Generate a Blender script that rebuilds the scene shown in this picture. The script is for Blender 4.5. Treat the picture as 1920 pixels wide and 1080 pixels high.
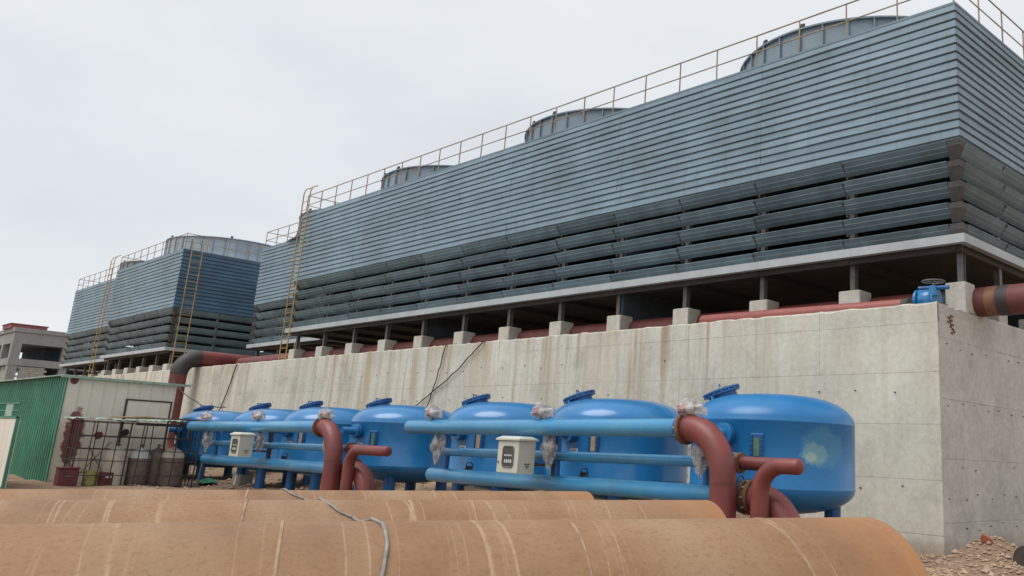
import bpy, math, random
from mathutils import Vector, Matrix
random.seed(7)
scene = bpy.context.scene
for o in list(bpy.data.objects):
    bpy.data.objects.remove(o)
COL = scene.collection
PI = math.pi

# ------------------------------------------------------------------ camera
cam_d = bpy.data.cameras.new('camera')
cam = bpy.data.objects.new('camera', cam_d)
COL.objects.link(cam)
RC = ((0.7330, -0.1350, -0.6670), (0.6790, 0.2080, 0.7040), (0.0430, -0.9690, 0.2450))
F_PX, CX, CY = 1655.08, 1269.62, 433.78
def _cam_matrix():
    rx, ry, rz = 1.2363658927097103, 0.7295821491322182, -0.18273257727078906
    R = Matrix.Rotation(rz, 3, 'Z') @ Matrix.Rotation(ry, 3, 'Y') @ Matrix.Rotation(rx, 3, 'X')
    m = Matrix((R[0], -R[1], -R[2])).transposed().to_4x4()
    m.translation = (0, 0, 1.75)
    return m
cam.matrix_world = _cam_matrix()
cam_d.sensor_width = 36
cam_d.lens = F_PX / 1920 * 36
cam_d.shift_x = (960 - CX) / 1920
cam_d.shift_y = (CY - 540) / 1920
cam_d.clip_start = 0.1
cam_d.clip_end = 3000
scene.camera = cam

# ------------------------------------------------------------------ sky and sun (overcast)
SUN_EL, SUN_AZ = math.radians(61), math.radians(198)   # azimuth measured from +Y clockwise
world = bpy.data.worlds.new('World')
scene.world = world
world.use_nodes = True
wn = world.node_tree
wn.nodes.clear()
w_out = wn.nodes.new('ShaderNodeOutputWorld')
w_bg = wn.nodes.new('ShaderNodeBackground')
w_sky = wn.nodes.new('ShaderNodeTexSky')
w_sky.sky_type = 'NISHITA'
w_sky.sun_disc = False
w_sky.sun_elevation = SUN_EL
w_sky.sun_rotation = SUN_AZ
w_sky.air_density = 1.0
w_sky.dust_density = 3.0
w_tc = wn.nodes.new('ShaderNodeTexCoord')
w_map = wn.nodes.new('ShaderNodeMapping')
w_map.inputs['Scale'].default_value = (1.0, 1.0, 2.6)
w_noise = wn.nodes.new('ShaderNodeTexNoise')
w_noise.inputs['Scale'].default_value = 1.25
w_noise.inputs['Detail'].default_value = 5
w_noise.inputs['Roughness'].default_value = 0.5
w_ramp = wn.nodes.new('ShaderNodeValToRGB')
w_ramp.color_ramp.elements[0].position = 0.30
w_ramp.color_ramp.elements[0].color = (4.8, 5.05, 5.3, 1)
w_ramp.color_ramp.elements[1].position = 0.70
w_ramp.color_ramp.elements[1].color = (6.6, 6.72, 6.85, 1)
w_mix = wn.nodes.new('ShaderNodeMixRGB')
w_mix.inputs['Fac'].default_value = 0.93          # an almost closed cloud cover over the clear sky
wn.links.new(w_tc.outputs['Generated'], w_map.inputs['Vector'])
wn.links.new(w_map.outputs['Vector'], w_noise.inputs['Vector'])
wn.links.new(w_noise.outputs['Fac'], w_ramp.inputs['Fac'])
wn.links.new(w_sky.outputs['Color'], w_mix.inputs['Color1'])
wn.links.new(w_ramp.outputs['Color'], w_mix.inputs['Color2'])
wn.links.new(w_mix.outputs['Color'], w_bg.inputs['Color'])
w_bg.inputs['Strength'].default_value = 0.1
wn.links.new(w_bg.outputs['Background'], w_out.inputs['Surface'])

sun_d = bpy.data.lights.new('sun', 'SUN')
sun_d.energy = 1.5
sun_d.angle = math.radians(40)
sun_d.color = (1.0, 0.975, 0.94)
sun = bpy.data.objects.new('sun', sun_d)
COL.objects.link(sun)
sd = Vector((math.sin(SUN_AZ) * math.cos(SUN_EL), math.cos(SUN_AZ) * math.cos(SUN_EL), math.sin(SUN_EL)))
sun.rotation_euler = sd.to_track_quat('Z', 'Y').to_euler()
sun.location = (0, -10, 30)

scene.render.engine = 'CYCLES'
scene.view_settings.view_transform = 'Standard'
scene.view_settings.look = 'None'
scene.view_settings.gamma = 1
scene.view_settings.exposure = 0.59

# ------------------------------------------------------------------ materials
def N(nt, t, **kw):
    n = nt.nodes.new(t)
    for k, v in kw.items():
        if k in n.inputs: n.inputs[k].default_value = v
        else: setattr(n, k, v)
    return n
def L(nt, a, b): nt.links.new(a, b)
def new_mat(name):
    m = bpy.data.materials.new(name)
    m.use_nodes = True
    return m, m.node_tree, m.node_tree.nodes['Principled BSDF']
def ramp(nt, fac, stops):
    r = nt.nodes.new('ShaderNodeValToRGB')
    el = r.color_ramp.elements
    while len(el) < len(stops): el.new(0.5)
    for e, (p, c) in zip(el, stops):
        e.position = p
        e.color = (c[0], c[1], c[2], 1) if not isinstance(c, (int, float)) else (c, c, c, 1)
    L(nt, fac, r.inputs['Fac'])
    return r.outputs['Color']
def pos_out(nt, world_space):
    if world_space:
        return N(nt, 'ShaderNodeNewGeometry').outputs['Position']
    return N(nt, 'ShaderNodeTexCoord').outputs['Object']
def noise(nt, vec, scale, detail=4, rough=0.55, stretch=None):
    if stretch:
        mp = N(nt, 'ShaderNodeMapping')
        mp.inputs['Scale'].default_value = stretch
        L(nt, vec, mp.inputs['Vector'])
        vec = mp.outputs['Vector']
    n = N(nt, 'ShaderNodeTexNoise')
    n.inputs['Scale'].default_value = scale
    n.inputs['Detail'].default_value = detail
    n.inputs['Roughness'].default_value = rough
    L(nt, vec, n.inputs['Vector'])
    return n.outputs['Fac']
def mix(nt, fac, a, b, kind='MIX'):
    m = N(nt, 'ShaderNodeMixRGB')
    m.blend_type = kind
    for s, v in (('Fac', fac), ('Color1', a), ('Color2', b)):
        if isinstance(v, (int, float)): m.inputs[s].default_value = v
        elif isinstance(v, tuple): m.inputs[s].default_value = (v[0], v[1], v[2], 1)
        else: L(nt, v, m.inputs[s])
    return m.outputs['Color']
def math_n(nt, op, a, b=None, c=None):
    m = N(nt, 'ShaderNodeMath')
    m.operation = op
    for i, v in enumerate((a, b, c)):
        if v is None: continue
        if isinstance(v, (int, float)): m.inputs[i].default_value = v
        else: L(nt, v, m.inputs[i])
    return m.outputs[0]
def bump(nt, bsdf, h, strength, dist):
    b = N(nt, 'ShaderNodeBump')
    b.inputs['Strength'].default_value = strength
    b.inputs['Distance'].default_value = dist
    L(nt, h, b.inputs['Height'])
    L(nt, b.outputs['Normal'], bsdf.inputs['Normal'])
def simple(name, c, var=0.18, rough=0.6, scale=3.0, world_space=True, metal=0.0, dirt=None, dirt_amt=0.35, bmp=0.15, bdist=0.01, stretch=None, spec=0.5, per_obj=0.0, coat=0.0, drips=None):
    """one colour broken up by two octaves of noise, plus optional dirt patches"""
    m, nt, b = new_mat(name)
    v = pos_out(nt, world_space)
    n1 = noise(nt, v, scale, 5, 0.6, stretch)
    lo = tuple(x * (1 - var) for x in c)
    hi = tuple(min(1, x * (1 + var)) for x in c)
    col = ramp(nt, n1, [(0.3, lo), (0.7, hi)])
    if dirt:
        n2 = noise(nt, v, scale * 0.45, 6, 0.7, stretch)
        f = ramp(nt, n2, [(0.48, 0.0), (0.68, dirt_amt)])
        col = mix(nt, f, col, dirt)
    if drips:
        f = ramp(nt, noise(nt, v, 1.0, 4, 0.6, (5.0, 5.0, 0.35)), [(0.55, 0.0), (0.72, 0.45)])
        col = mix(nt, f, col, drips)
        f = ramp(nt, noise(nt, v, 30.0, 3, 0.6), [(0.70, 0.0), (0.76, 0.5)])
        col = mix(nt, f, col, drips)
    if per_obj:
        rv = N(nt, 'ShaderNodeObjectInfo').outputs['Random']
        k_ = math_n(nt, 'MULTIPLY_ADD', rv, 2*per_obj, 1-per_obj)
        cc = N(nt, 'ShaderNodeCombineXYZ')
        for i_ in range(3): L(nt, k_, cc.inputs[i_])
        col = mix(nt, 1.0, col, cc.outputs[0], 'MULTIPLY')
    if coat:
        b.inputs['Coat Weight'].default_value = coat
        b.inputs['Coat Roughness'].default_value = 0.12
    L(nt, col, b.inputs['Base Color'])
    b.inputs['Roughness'].default_value = rough
    b.inputs['Metallic'].default_value = metal
    b.inputs['Specular IOR Level'].default_value = spec
    if bmp:
        n3 = noise(nt, v, scale * 9, 4, 0.6)
        bump(nt, b, n3, bmp, bdist)
    return m

M = {}
M['clad'] = simple('grey_blue_fibreglass', (0.18, 0.262, 0.318), 0.12, 0.5, 0.9, dirt=(0.10, 0.135, 0.155), dirt_amt=0.45, bmp=0.05, per_obj=0.09, drips=(0.12, 0.155, 0.175))
M['clad_blue'] = simple('deep_blue_fibreglass', (0.055, 0.118, 0.185), 0.2, 0.5, 0.9, dirt=(0.05, 0.09, 0.15), dirt_amt=0.4, bmp=0.05, per_obj=0.12)
M['louvre'] = simple('green_grey_louvre', (0.155, 0.228, 0.26), 0.2, 0.5, 1.4, dirt=(0.08, 0.10, 0.105), dirt_amt=0.55, bmp=0.08, per_obj=0.15)
M['bracket'] = simple('brown_grey_bracket', (0.085, 0.082, 0.085), 0.25, 0.75, 3.0, dirt=(0.11, 0.085, 0.07), dirt_amt=0.5)
M['girder'] = simple('pale_grey_girder', (0.40, 0.43, 0.44), 0.08, 0.5, 1.2, dirt=(0.25, 0.24, 0.22), dirt_amt=0.35, bmp=0.05)
M['steel'] = simple('grey_steel_post', (0.14, 0.135, 0.135), 0.2, 0.6, 4, dirt=(0.12, 0.08, 0.06), dirt_amt=0.4)
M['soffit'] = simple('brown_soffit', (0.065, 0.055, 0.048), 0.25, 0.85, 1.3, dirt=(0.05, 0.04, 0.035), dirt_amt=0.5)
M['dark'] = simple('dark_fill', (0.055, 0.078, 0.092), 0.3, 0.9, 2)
M['stack'] = simple('grey_fan_stack', (0.185, 0.24, 0.285), 0.12, 0.42, 0.8, dirt=(0.13, 0.15, 0.16), dirt_amt=0.4, bmp=0.05)
M['stack_pale'] = simple('pale_fan_stack', (0.30, 0.36, 0.41), 0.16, 0.35, 0.7, dirt=(0.20, 0.22, 0.22), dirt_amt=0.5, bmp=0.05)
M['black'] = simple('black_rubber', (0.02, 0.02, 0.022), 0.2, 0.6, 8)
M['yellow'] = simple('weathered_yellow_paint', (0.42, 0.27, 0.085), 0.25, 0.55, 5, dirt=(0.20, 0.10, 0.05), dirt_amt=0.6, bmp=0.05)
M['rail'] = simple('rusty_yellow_rail', (0.33, 0.25, 0.155), 0.3, 0.6, 2.2, dirt=(0.17, 0.11, 0.09), dirt_amt=0.8, bmp=0.05)
M['red'] = simple('red_oxide_paint', (0.185, 0.040, 0.036), 0.2, 0.45, 2.2, dirt=(0.12, 0.045, 0.04), dirt_amt=0.6, bmp=0.08, drips=(0.11, 0.045, 0.035))
M['ochre'] = simple('ochre_primer', (0.20, 0.10, 0.05), 0.3, 0.6, 5, dirt=(0.15, 0.05, 0.045), dirt_amt=0.8)
M['red_dull'] = simple('dull_red_brown_paint', (0.15, 0.04, 0.036), 0.2, 0.6, 2.2, dirt=(0.09, 0.045, 0.04), dirt_amt=0.5, bmp=0.08)
M['red_brick'] = simple('brick_red_paint', (0.29, 0.085, 0.07), 0.15, 0.5, 2.2, dirt=(0.2, 0.06, 0.05), dirt_amt=0.5, bmp=0.08)
M['red_bright'] = simple('bright_red_paint', (0.42, 0.05, 0.06), 0.1, 0.4, 5)
M['near_black'] = simple('near_black_pipe', (0.045, 0.042, 0.042), 0.25, 0.6, 3)
M['rust'] = simple('rusty_flange', (0.16, 0.075, 0.04), 0.4, 0.85, 12, dirt=(0.05, 0.03, 0.025), dirt_amt=0.7)
M['blue'] = simple('bright_blue_paint', (0.013, 0.165, 0.405), 0.14, 0.30, 1.3, dirt=(0.04, 0.22, 0.45), dirt_amt=0.5, bmp=0.06, coat=0.35, drips=(0.03, 0.14, 0.32))
M['blue_dark'] = simple('darker_blue_paint', (0.012, 0.105, 0.30), 0.15, 0.4, 2.5, dirt=(0.02, 0.06, 0.16), dirt_amt=0.4, bmp=0.06)
M['blue_pale'] = simple('faded_blue_paint', (0.028, 0.225, 0.45), 0.16, 0.33, 0.8, dirt=(0.12, 0.33, 0.42), dirt_amt=0.45, bmp=0.06, coat=0.25, drips=(0.05, 0.17, 0.28))
M['white'] = simple('white_plastic', (0.62, 0.62, 0.60), 0.05, 0.5, 6)
M['cabinet'] = simple('ivory_cabinet_paint', (0.52, 0.52, 0.45), 0.06, 0.4, 4, dirt=(0.38, 0.36, 0.30), dirt_amt=0.3, bmp=0.03)
M['cream'] = None
M['green'] = simple('green_sheet_paint', (0.042, 0.205, 0.125), 0.2, 0.5, 1.2, dirt=(0.035, 0.10, 0.07), dirt_amt=0.55, bmp=0.05)
M['pale_green'] = simple('pale_green_sheet', (0.28, 0.40, 0.33), 0.2, 0.55, 4, dirt=(0.22, 0.17, 0.12), dirt_amt=0.6)
M['rebar'] = simple('brown_rebar', (0.06, 0.045, 0.038), 0.3, 0.8, 6)
M['maroon'] = simple('maroon_paint', (0.14, 0.025, 0.03), 0.25, 0.6, 5, dirt=(0.06, 0.03, 0.03), dirt_amt=0.6)
M['olive'] = simple('yellow_green_bucket', (0.30, 0.30, 0.10), 0.2, 0.6, 6, dirt=(0.15, 0.13, 0.06), dirt_amt=0.5)
M['cyl_cream'] = simple('cream_cylinder_paint', (0.62, 0.56, 0.47), 0.15, 0.6, 5, dirt=(0.24, 0.14, 0.08), dirt_amt=0.6)
M['cyl_brown'] = simple('brown_cylinder_paint', (0.19, 0.145, 0.125), 0.25, 0.65, 5, dirt=(0.17, 0.13, 0.11), dirt_amt=0.5)
M['cyl_dark'] = simple('dark_brown_drum_paint', (0.035, 0.027, 0.025), 0.3, 0.6, 6, dirt=(0.09, 0.06, 0.045), dirt_amt=0.5)
M['brick_white'] = simple('pale_brick', (0.36, 0.34, 0.31), 0.2, 0.9, 3)
M['red_roof'] = simple('dull_red_panel', (0.27, 0.085, 0.085), 0.12, 0.7, 0.6)
M['rope'] = simple('grey_white_rope', (0.27, 0.26, 0.24), 0.25, 0.9, 14, dirt=(0.16, 0.16, 0.17), dirt_amt=0.6)
M['cable'] = simple('black_cable', (0.018, 0.017, 0.018), 0.2, 0.5, 8)
M['brick_red'] = simple('red_brick', (0.33, 0.11, 0.06), 0.2, 0.9, 9)
M['stone'] = simple('tan_rubble', (0.37, 0.25, 0.165), 0.35, 0.95, 7, dirt=(0.48, 0.40, 0.31), dirt_amt=0.8, bmp=0.4, bdist=0.02)
M['green_sheet'] = simple('green_tarp', (0.06, 0.30, 0.17), 0.2, 0.6, 6)
M['glass_green'] = simple('green_sight_glass', (0.10, 0.20, 0.13), 0.2, 0.25, 6)
M['glass_tan'] = simple('tan_sight_glass', (0.36, 0.27, 0.17), 0.2, 0.35, 6)
M['window'] = simple('dark_cabinet_window', (0.05, 0.055, 0.05), 0.3, 0.15, 9)
M['chrome'] = simple('zinc_bolt', (0.5, 0.5, 0.5), 0.1, 0.4, 9, metal=0.6)
M['board'] = simple('tan_board', (0.38, 0.23, 0.12), 0.25, 0.85, 4, dirt=(0.2, 0.12, 0.07), dirt_amt=0.5)

def concrete(name, base, streaks, warm=(0.42, 0.33, 0.22)):
    m, nt, b = new_mat(name)
    v = pos_out(nt, True)
    n1 = noise(nt, v, 0.55, 6, 0.62)
    col = ramp(nt, n1, [(0.25, tuple(x * 0.80 for x in base)), (0.5, base), (0.75, tuple(x * 1.16 for x in base))])
    # board-marked fine grain
    n2 = noise(nt, v, 7.0, 6, 0.7)
    col = mix(nt, 0.32, col, ramp(nt, n2, [(0.3, 0.25), (0.7, 0.78)]), 'OVERLAY')
    # vertical run-off streaks
    n3 = noise(nt, v, 1.0, 5, 0.6, (1.5, 1.5, 0.10))
    f3 = ramp(nt, n3, [(0.47, 0.0), (0.62, streaks)])
    n3b = noise(nt, v, 0.13, 2, 0.5, (1, 1, 1))
    sp_ = N(nt, 'ShaderNodeSeparateXYZ')
    L(nt, v, sp_.inputs[0])
    fall = ramp(nt, math_n(nt, 'MULTIPLY', sp_.outputs[2], 0.19), [(0.15, 0.25), (0.95, 1.0)])
    west = ramp(nt, math_n(nt, 'MULTIPLY', sp_.outputs[0], -0.05), [(0.52, 0.18), (0.80, 1.0)])
    wash = mix(nt, 1.0, fall, west, 'MULTIPLY')
    f3 = mix(nt, 1.0, f3, wash, 'MULTIPLY')
    f3 = mix(nt, 1.0, f3, ramp(nt, n3b, [(0.40, 0.25), (0.60, 1.0)]), 'MULTIPLY')
    col = mix(nt, f3, col, warm)
    n4 = noise(nt, v, 1.0, 6, 0.65, (3.3, 3.3, 0.16))
    f4 = ramp(nt, n4, [(0.52, 0.0), (0.72, streaks * 0.75)])
    f4 = mix(nt, 1.0, f4, wash, 'MULTIPLY')
    col = mix(nt, f4, col, (0.24, 0.21, 0.17))
    n4c = noise(nt, v, 1.0, 3, 0.6, (2.3, 2.3, 0.08))
    f4c = ramp(nt, n4c, [(0.60, 0.0), (0.68, streaks * 0.8)])
    f4c = mix(nt, 1.0, f4c, wash, 'MULTIPLY')
    col = mix(nt, f4c, col, (0.34, 0.22, 0.12))
    # dark blots
    n5 = noise(nt, v, 0.8, 5, 0.6)
    col = mix(nt, ramp(nt, n5, [(0.58, 0.0), (0.78, 0.42)]), col, (0.20, 0.19, 0.165))
    # mud splashed up from the ground
    mz = math_n(nt, 'ADD', math_n(nt, 'MULTIPLY', sp_.outputs[2], 0.8), math_n(nt, 'MULTIPLY', noise(nt, v, 1.8, 5, 0.7), 0.8))
    col = mix(nt, ramp(nt, mz, [(0.38, 0.75), (0.75, 0.0)]), col, (0.27, 0.195, 0.13))
    # pinholes
    vo = N(nt, 'ShaderNodeTexVoronoi')
    vo.inputs['Scale'].default_value = 5.0
    L(nt, v, vo.inputs['Vector'])
    col = mix(nt, ramp(nt, vo.outputs['Distance'], [(0.03, 0.55), (0.075, 0.0)]), col, (0.13, 0.115, 0.10))
    L(nt, col, b.inputs['Base Color'])
    b.inputs['Roughness'].default_value = 0.88
    h = mix(nt, 0.5, n2, noise(nt, v, 26, 4, 0.6))
    bump(nt, b, h, 0.35, 0.012)
    return m
M['concrete'] = concrete('stained_basin_concrete', (0.565, 0.548, 0.47), 0.95)
M['concrete_side'] = concrete('grey_side_concrete', (0.50, 0.485, 0.44), 0.35, (0.30, 0.26, 0.20))
M['pier'] = concrete('pier_concrete', (0.52, 0.50, 0.445), 0.2)
M['old_concrete'] = concrete('old_grey_concrete', (0.27, 0.27, 0.265), 0.3, (0.2, 0.18, 0.16))

def big_pipe_mat():
    m, nt, b = new_mat('tan_rusted_pipe_coating')
    v = pos_out(nt, False)
    sep = N(nt, 'ShaderNodeSeparateXYZ')
    L(nt, v, sep.inputs[0])
    x, y, z = sep.outputs
    ang = math_n(nt, 'ARCTAN2', y, z)
    rnd = N(nt, 'ShaderNodeObjectInfo').outputs['Random']
    n1 = noise(nt, v, 1.3, 6, 0.65)
    col = ramp(nt, n1, [(0.25, (0.185, 0.094, 0.045)), (0.5, (0.258, 0.138, 0.067)), (0.75, (0.335, 0.19, 0.10))])
    # wrap bands: helical strips with their own tint
    ph = math_n(nt, 'MULTIPLY_ADD', ang, 0.16, x)
    ph = math_n(nt, 'ADD', ph, math_n(nt, 'MULTIPLY', rnd, 13.0))
    cv = N(nt, 'ShaderNodeCombineXYZ')
    L(nt, ph, cv.inputs[0])
    nb = noise(nt, cv.outputs[0], 0.85, 3, 0.6)
    col = mix(nt, ramp(nt, nb, [(0.44, 0.0), (0.62, 0.6)]), col, (0.335, 0.225, 0.135))
    # pale chalky helical lines, two pitches, broken up
    for k, (pitch, sc, lo, hi, amt) in enumerate([(0.04, 3.4, 0.60, 0.622, 0.7), (0.09, 2.2, 0.60, 0.615, 0.7), (-0.05, 4.6, 0.62, 0.64, 0.5), (0.22, 0.9, 0.62, 0.632, 0.3), (0.02, 7.0, 0.61, 0.63, 0.3)]):
        p = math_n(nt, 'MULTIPLY_ADD', ang, pitch, x)
        p = math_n(nt, 'ADD', p, math_n(nt, 'MULTIPLY', rnd, 31.0 + 7 * k))
        wob = math_n(nt, 'MULTIPLY', noise(nt, v, 1.6, 1, 0.5), 0.03)
        p = math_n(nt, 'ADD', p, wob)
        c2 = N(nt, 'ShaderNodeCombineXYZ')
        L(nt, p, c2.inputs[0])
        c2.inputs[1].default_value = 3.7 * k
        nl = noise(nt, c2.outputs[0], sc, 2, 0.5)
        br = ramp(nt, noise(nt, v, 1.1, 3, 0.6), [(0.34, 0.15), (0.5, 1.0)])
        fl = ramp(nt, nl, [(lo, 0.0), ((lo + hi) / 2, amt), (hi, amt * 0.12), (hi + 0.06, 0.0)])
        fl = mix(nt, 1.0, fl, br, 'MULTIPLY')
        col = mix(nt, fl, col, (0.47, 0.335, 0.21))
    # dusty grey-white bloom and darker rust freckles
    n6 = noise(nt, v, 0.55, 5, 0.65)
    col = mix(nt, ramp(nt, n6, [(0.55, 0.0), (0.75, 0.4)]), col, (0.33, 0.245, 0.165))
    n7 = noise(nt, v, 34, 6, 0.8)
    col = mix(nt, ramp(nt, n7, [(0.50, 0.0), (0.70, 0.65)]), col, (0.145, 0.072, 0.036))
    # bright rust at the cut end (local x close to zero)
    en = math_n(nt, 'ADD', x, math_n(nt, 'MULTIPLY', noise(nt, v, 2.0, 3, 0.6), 0.5))
    fe = ramp(nt, math_n(nt, 'ADD', en, 0.55), [(0.30, 0.0), (0.72, 0.7)])
    col = mix(nt, fe, col, (0.38, 0.17, 0.065))
    L(nt, col, b.inputs['Base Color'])
    b.inputs['Roughness'].default_value = 0.78
    bump(nt, b, mix(nt, 0.4, n7, nb), 0.22, 0.01)
    return m
M['bigpipe'] = big_pipe_mat()
M['weld'] = simple('chalky_weld', (0.34, 0.225, 0.14), 0.3, 0.8, 9, dirt=(0.16, 0.09, 0.055), dirt_amt=0.7)

def ground_mat():
    m, nt, b = new_mat('tan_dirt')
    v = pos_out(nt, True)
    n1 = noise(nt, v, 0.35, 6, 0.65)
    col = ramp(nt, n1, [(0.3, (0.19, 0.12, 0.075)), (0.55, (0.28, 0.185, 0.12)), (0.75, (0.36, 0.265, 0.185))])
    n2 = noise(nt, v, 6.0, 6, 0.75)
    col = mix(nt, 0.5, col, ramp(nt, n2, [(0.3, 0.15), (0.7, 0.85)]), 'OVERLAY')
    L(nt, col, b.inputs['Base Color'])
    b.inputs['Roughness'].default_value = 0.95
    bump(nt, b, n2, 0.7, 0.06)
    return m
M['ground'] = ground_mat()

def patch_mat(name, base, rough, patches, var=0.07, world_space=True, sc=2.0, spec=0.5, grime=None):
    """paint with worn or overpainted patches: each patch = (centre, radii, colour, edge noise, strength)"""
    m, nt, b = new_mat(name)
    v = pos_out(nt, world_space)
    n1 = noise(nt, v, sc, 5, 0.6)
    col = ramp(nt, n1, [(0.3, tuple(x * (1 - var) for x in base)), (0.7, tuple(x * (1 + var) for x in base))])
    if grime:
        col = mix(nt, ramp(nt, noise(nt, v, sc * 0.5, 6, 0.7), [(0.5, 0.0), (0.72, 0.5)]), col, grime)
    for k, (c, r, pc, en, amt) in enumerate(patches):
        mp = N(nt, 'ShaderNodeMapping')
        mp.vector_type = 'POINT'
        mp.inputs['Location'].default_value = tuple(-c[i] / r[i] for i in range(3))
        mp.inputs['Scale'].default_value = tuple(1 / q for q in r)
        L(nt, v, mp.inputs['Vector'])
        ln = N(nt, 'ShaderNodeVectorMath')
        ln.operation = 'LENGTH'
        L(nt, mp.outputs['Vector'], ln.inputs[0])
        nn = noise(nt, v, en, 5, 0.7)
        d = math_n(nt, 'MULTIPLY_ADD', nn, 1.1, math_n(nt, 'ADD', ln.outputs['Value'], -0.55))
        f = ramp(nt, d, [(0.66, amt), (0.86 if amt < 0.9 else 0.8, 0.0)])
        col = mix(nt, f, col, pc)
    L(nt, col, b.inputs['Base Color'])
    b.inputs['Roughness'].default_value = rough
    b.inputs['Specular IOR Level'].default_value = spec
    return m
M['tank_worn'] = patch_mat('bright_blue_paint_worn', (0.013, 0.165, 0.405), 0.34,
    [((1.42, -0.46, 1.96), (0.4, 0.62, 0.42), (0.09, 0.29, 0.43), 6.0, 0.5), ((1.36, -0.62, 1.86), (0.3, 0.34, 0.24), (0.24, 0.42, 0.42), 9.0, 0.55), ((1.33, -0.68, 1.80), (0.16, 0.14, 0.10), (0.38, 0.5, 0.42), 14.0, 0.6),
     ((0.75, -1.2, 1.05), (0.55, 0.5, 0.10), (0.17, 0.22, 0.20), 6.0, 0.7)], 0.1, False, 1.5)
M['cream'] = patch_mat('cream_sheet_with_red_overpaint', (0.72, 0.665, 0.57), 0.5,
    [((-34.5, 8.30, 1.45), (0.6, 0.38, 1.25), (0.17, 0.03, 0.035), 4.2, 0.92), ((-34.5, 9.02, 1.52), (0.6, 0.2, 0.16), (0.17, 0.03, 0.035), 6.0, 1.0),
     ((-34.5, 8.02, 3.25), (0.6, 0.16, 0.22), (0.14, 0.03, 0.03), 4.0, 1.0), ((-34.5, 9.7, 1.6), (0.5, 0.12, 0.12), (0.06, 0.05, 0.05), 5.0, 0.8)], 0.06, True, 1.2, grime=(0.36, 0.31, 0.24))
M['rail_patch'] = M['rail']

def bag_mat():
    m, nt, b = new_mat('cloudy_plastic_film')
    v = pos_out(nt, False)
    n1 = noise(nt, v, 9, 4, 0.6)
    L(nt, ramp(nt, n1, [(0.3, (0.42, 0.40, 0.39)), (0.7, (0.62, 0.59, 0.58))]), b.inputs['Base Color'])
    b.inputs['Roughness'].default_value = 0.18
    L(nt, ramp(nt, n1, [(0.35, 0.28), (0.65, 0.66)]), b.inputs['Alpha'])
    bump(nt, b, noise(nt, v, 16, 4, 0.7), 0.8, 0.03)
    return m
M['bag'] = bag_mat()

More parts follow.
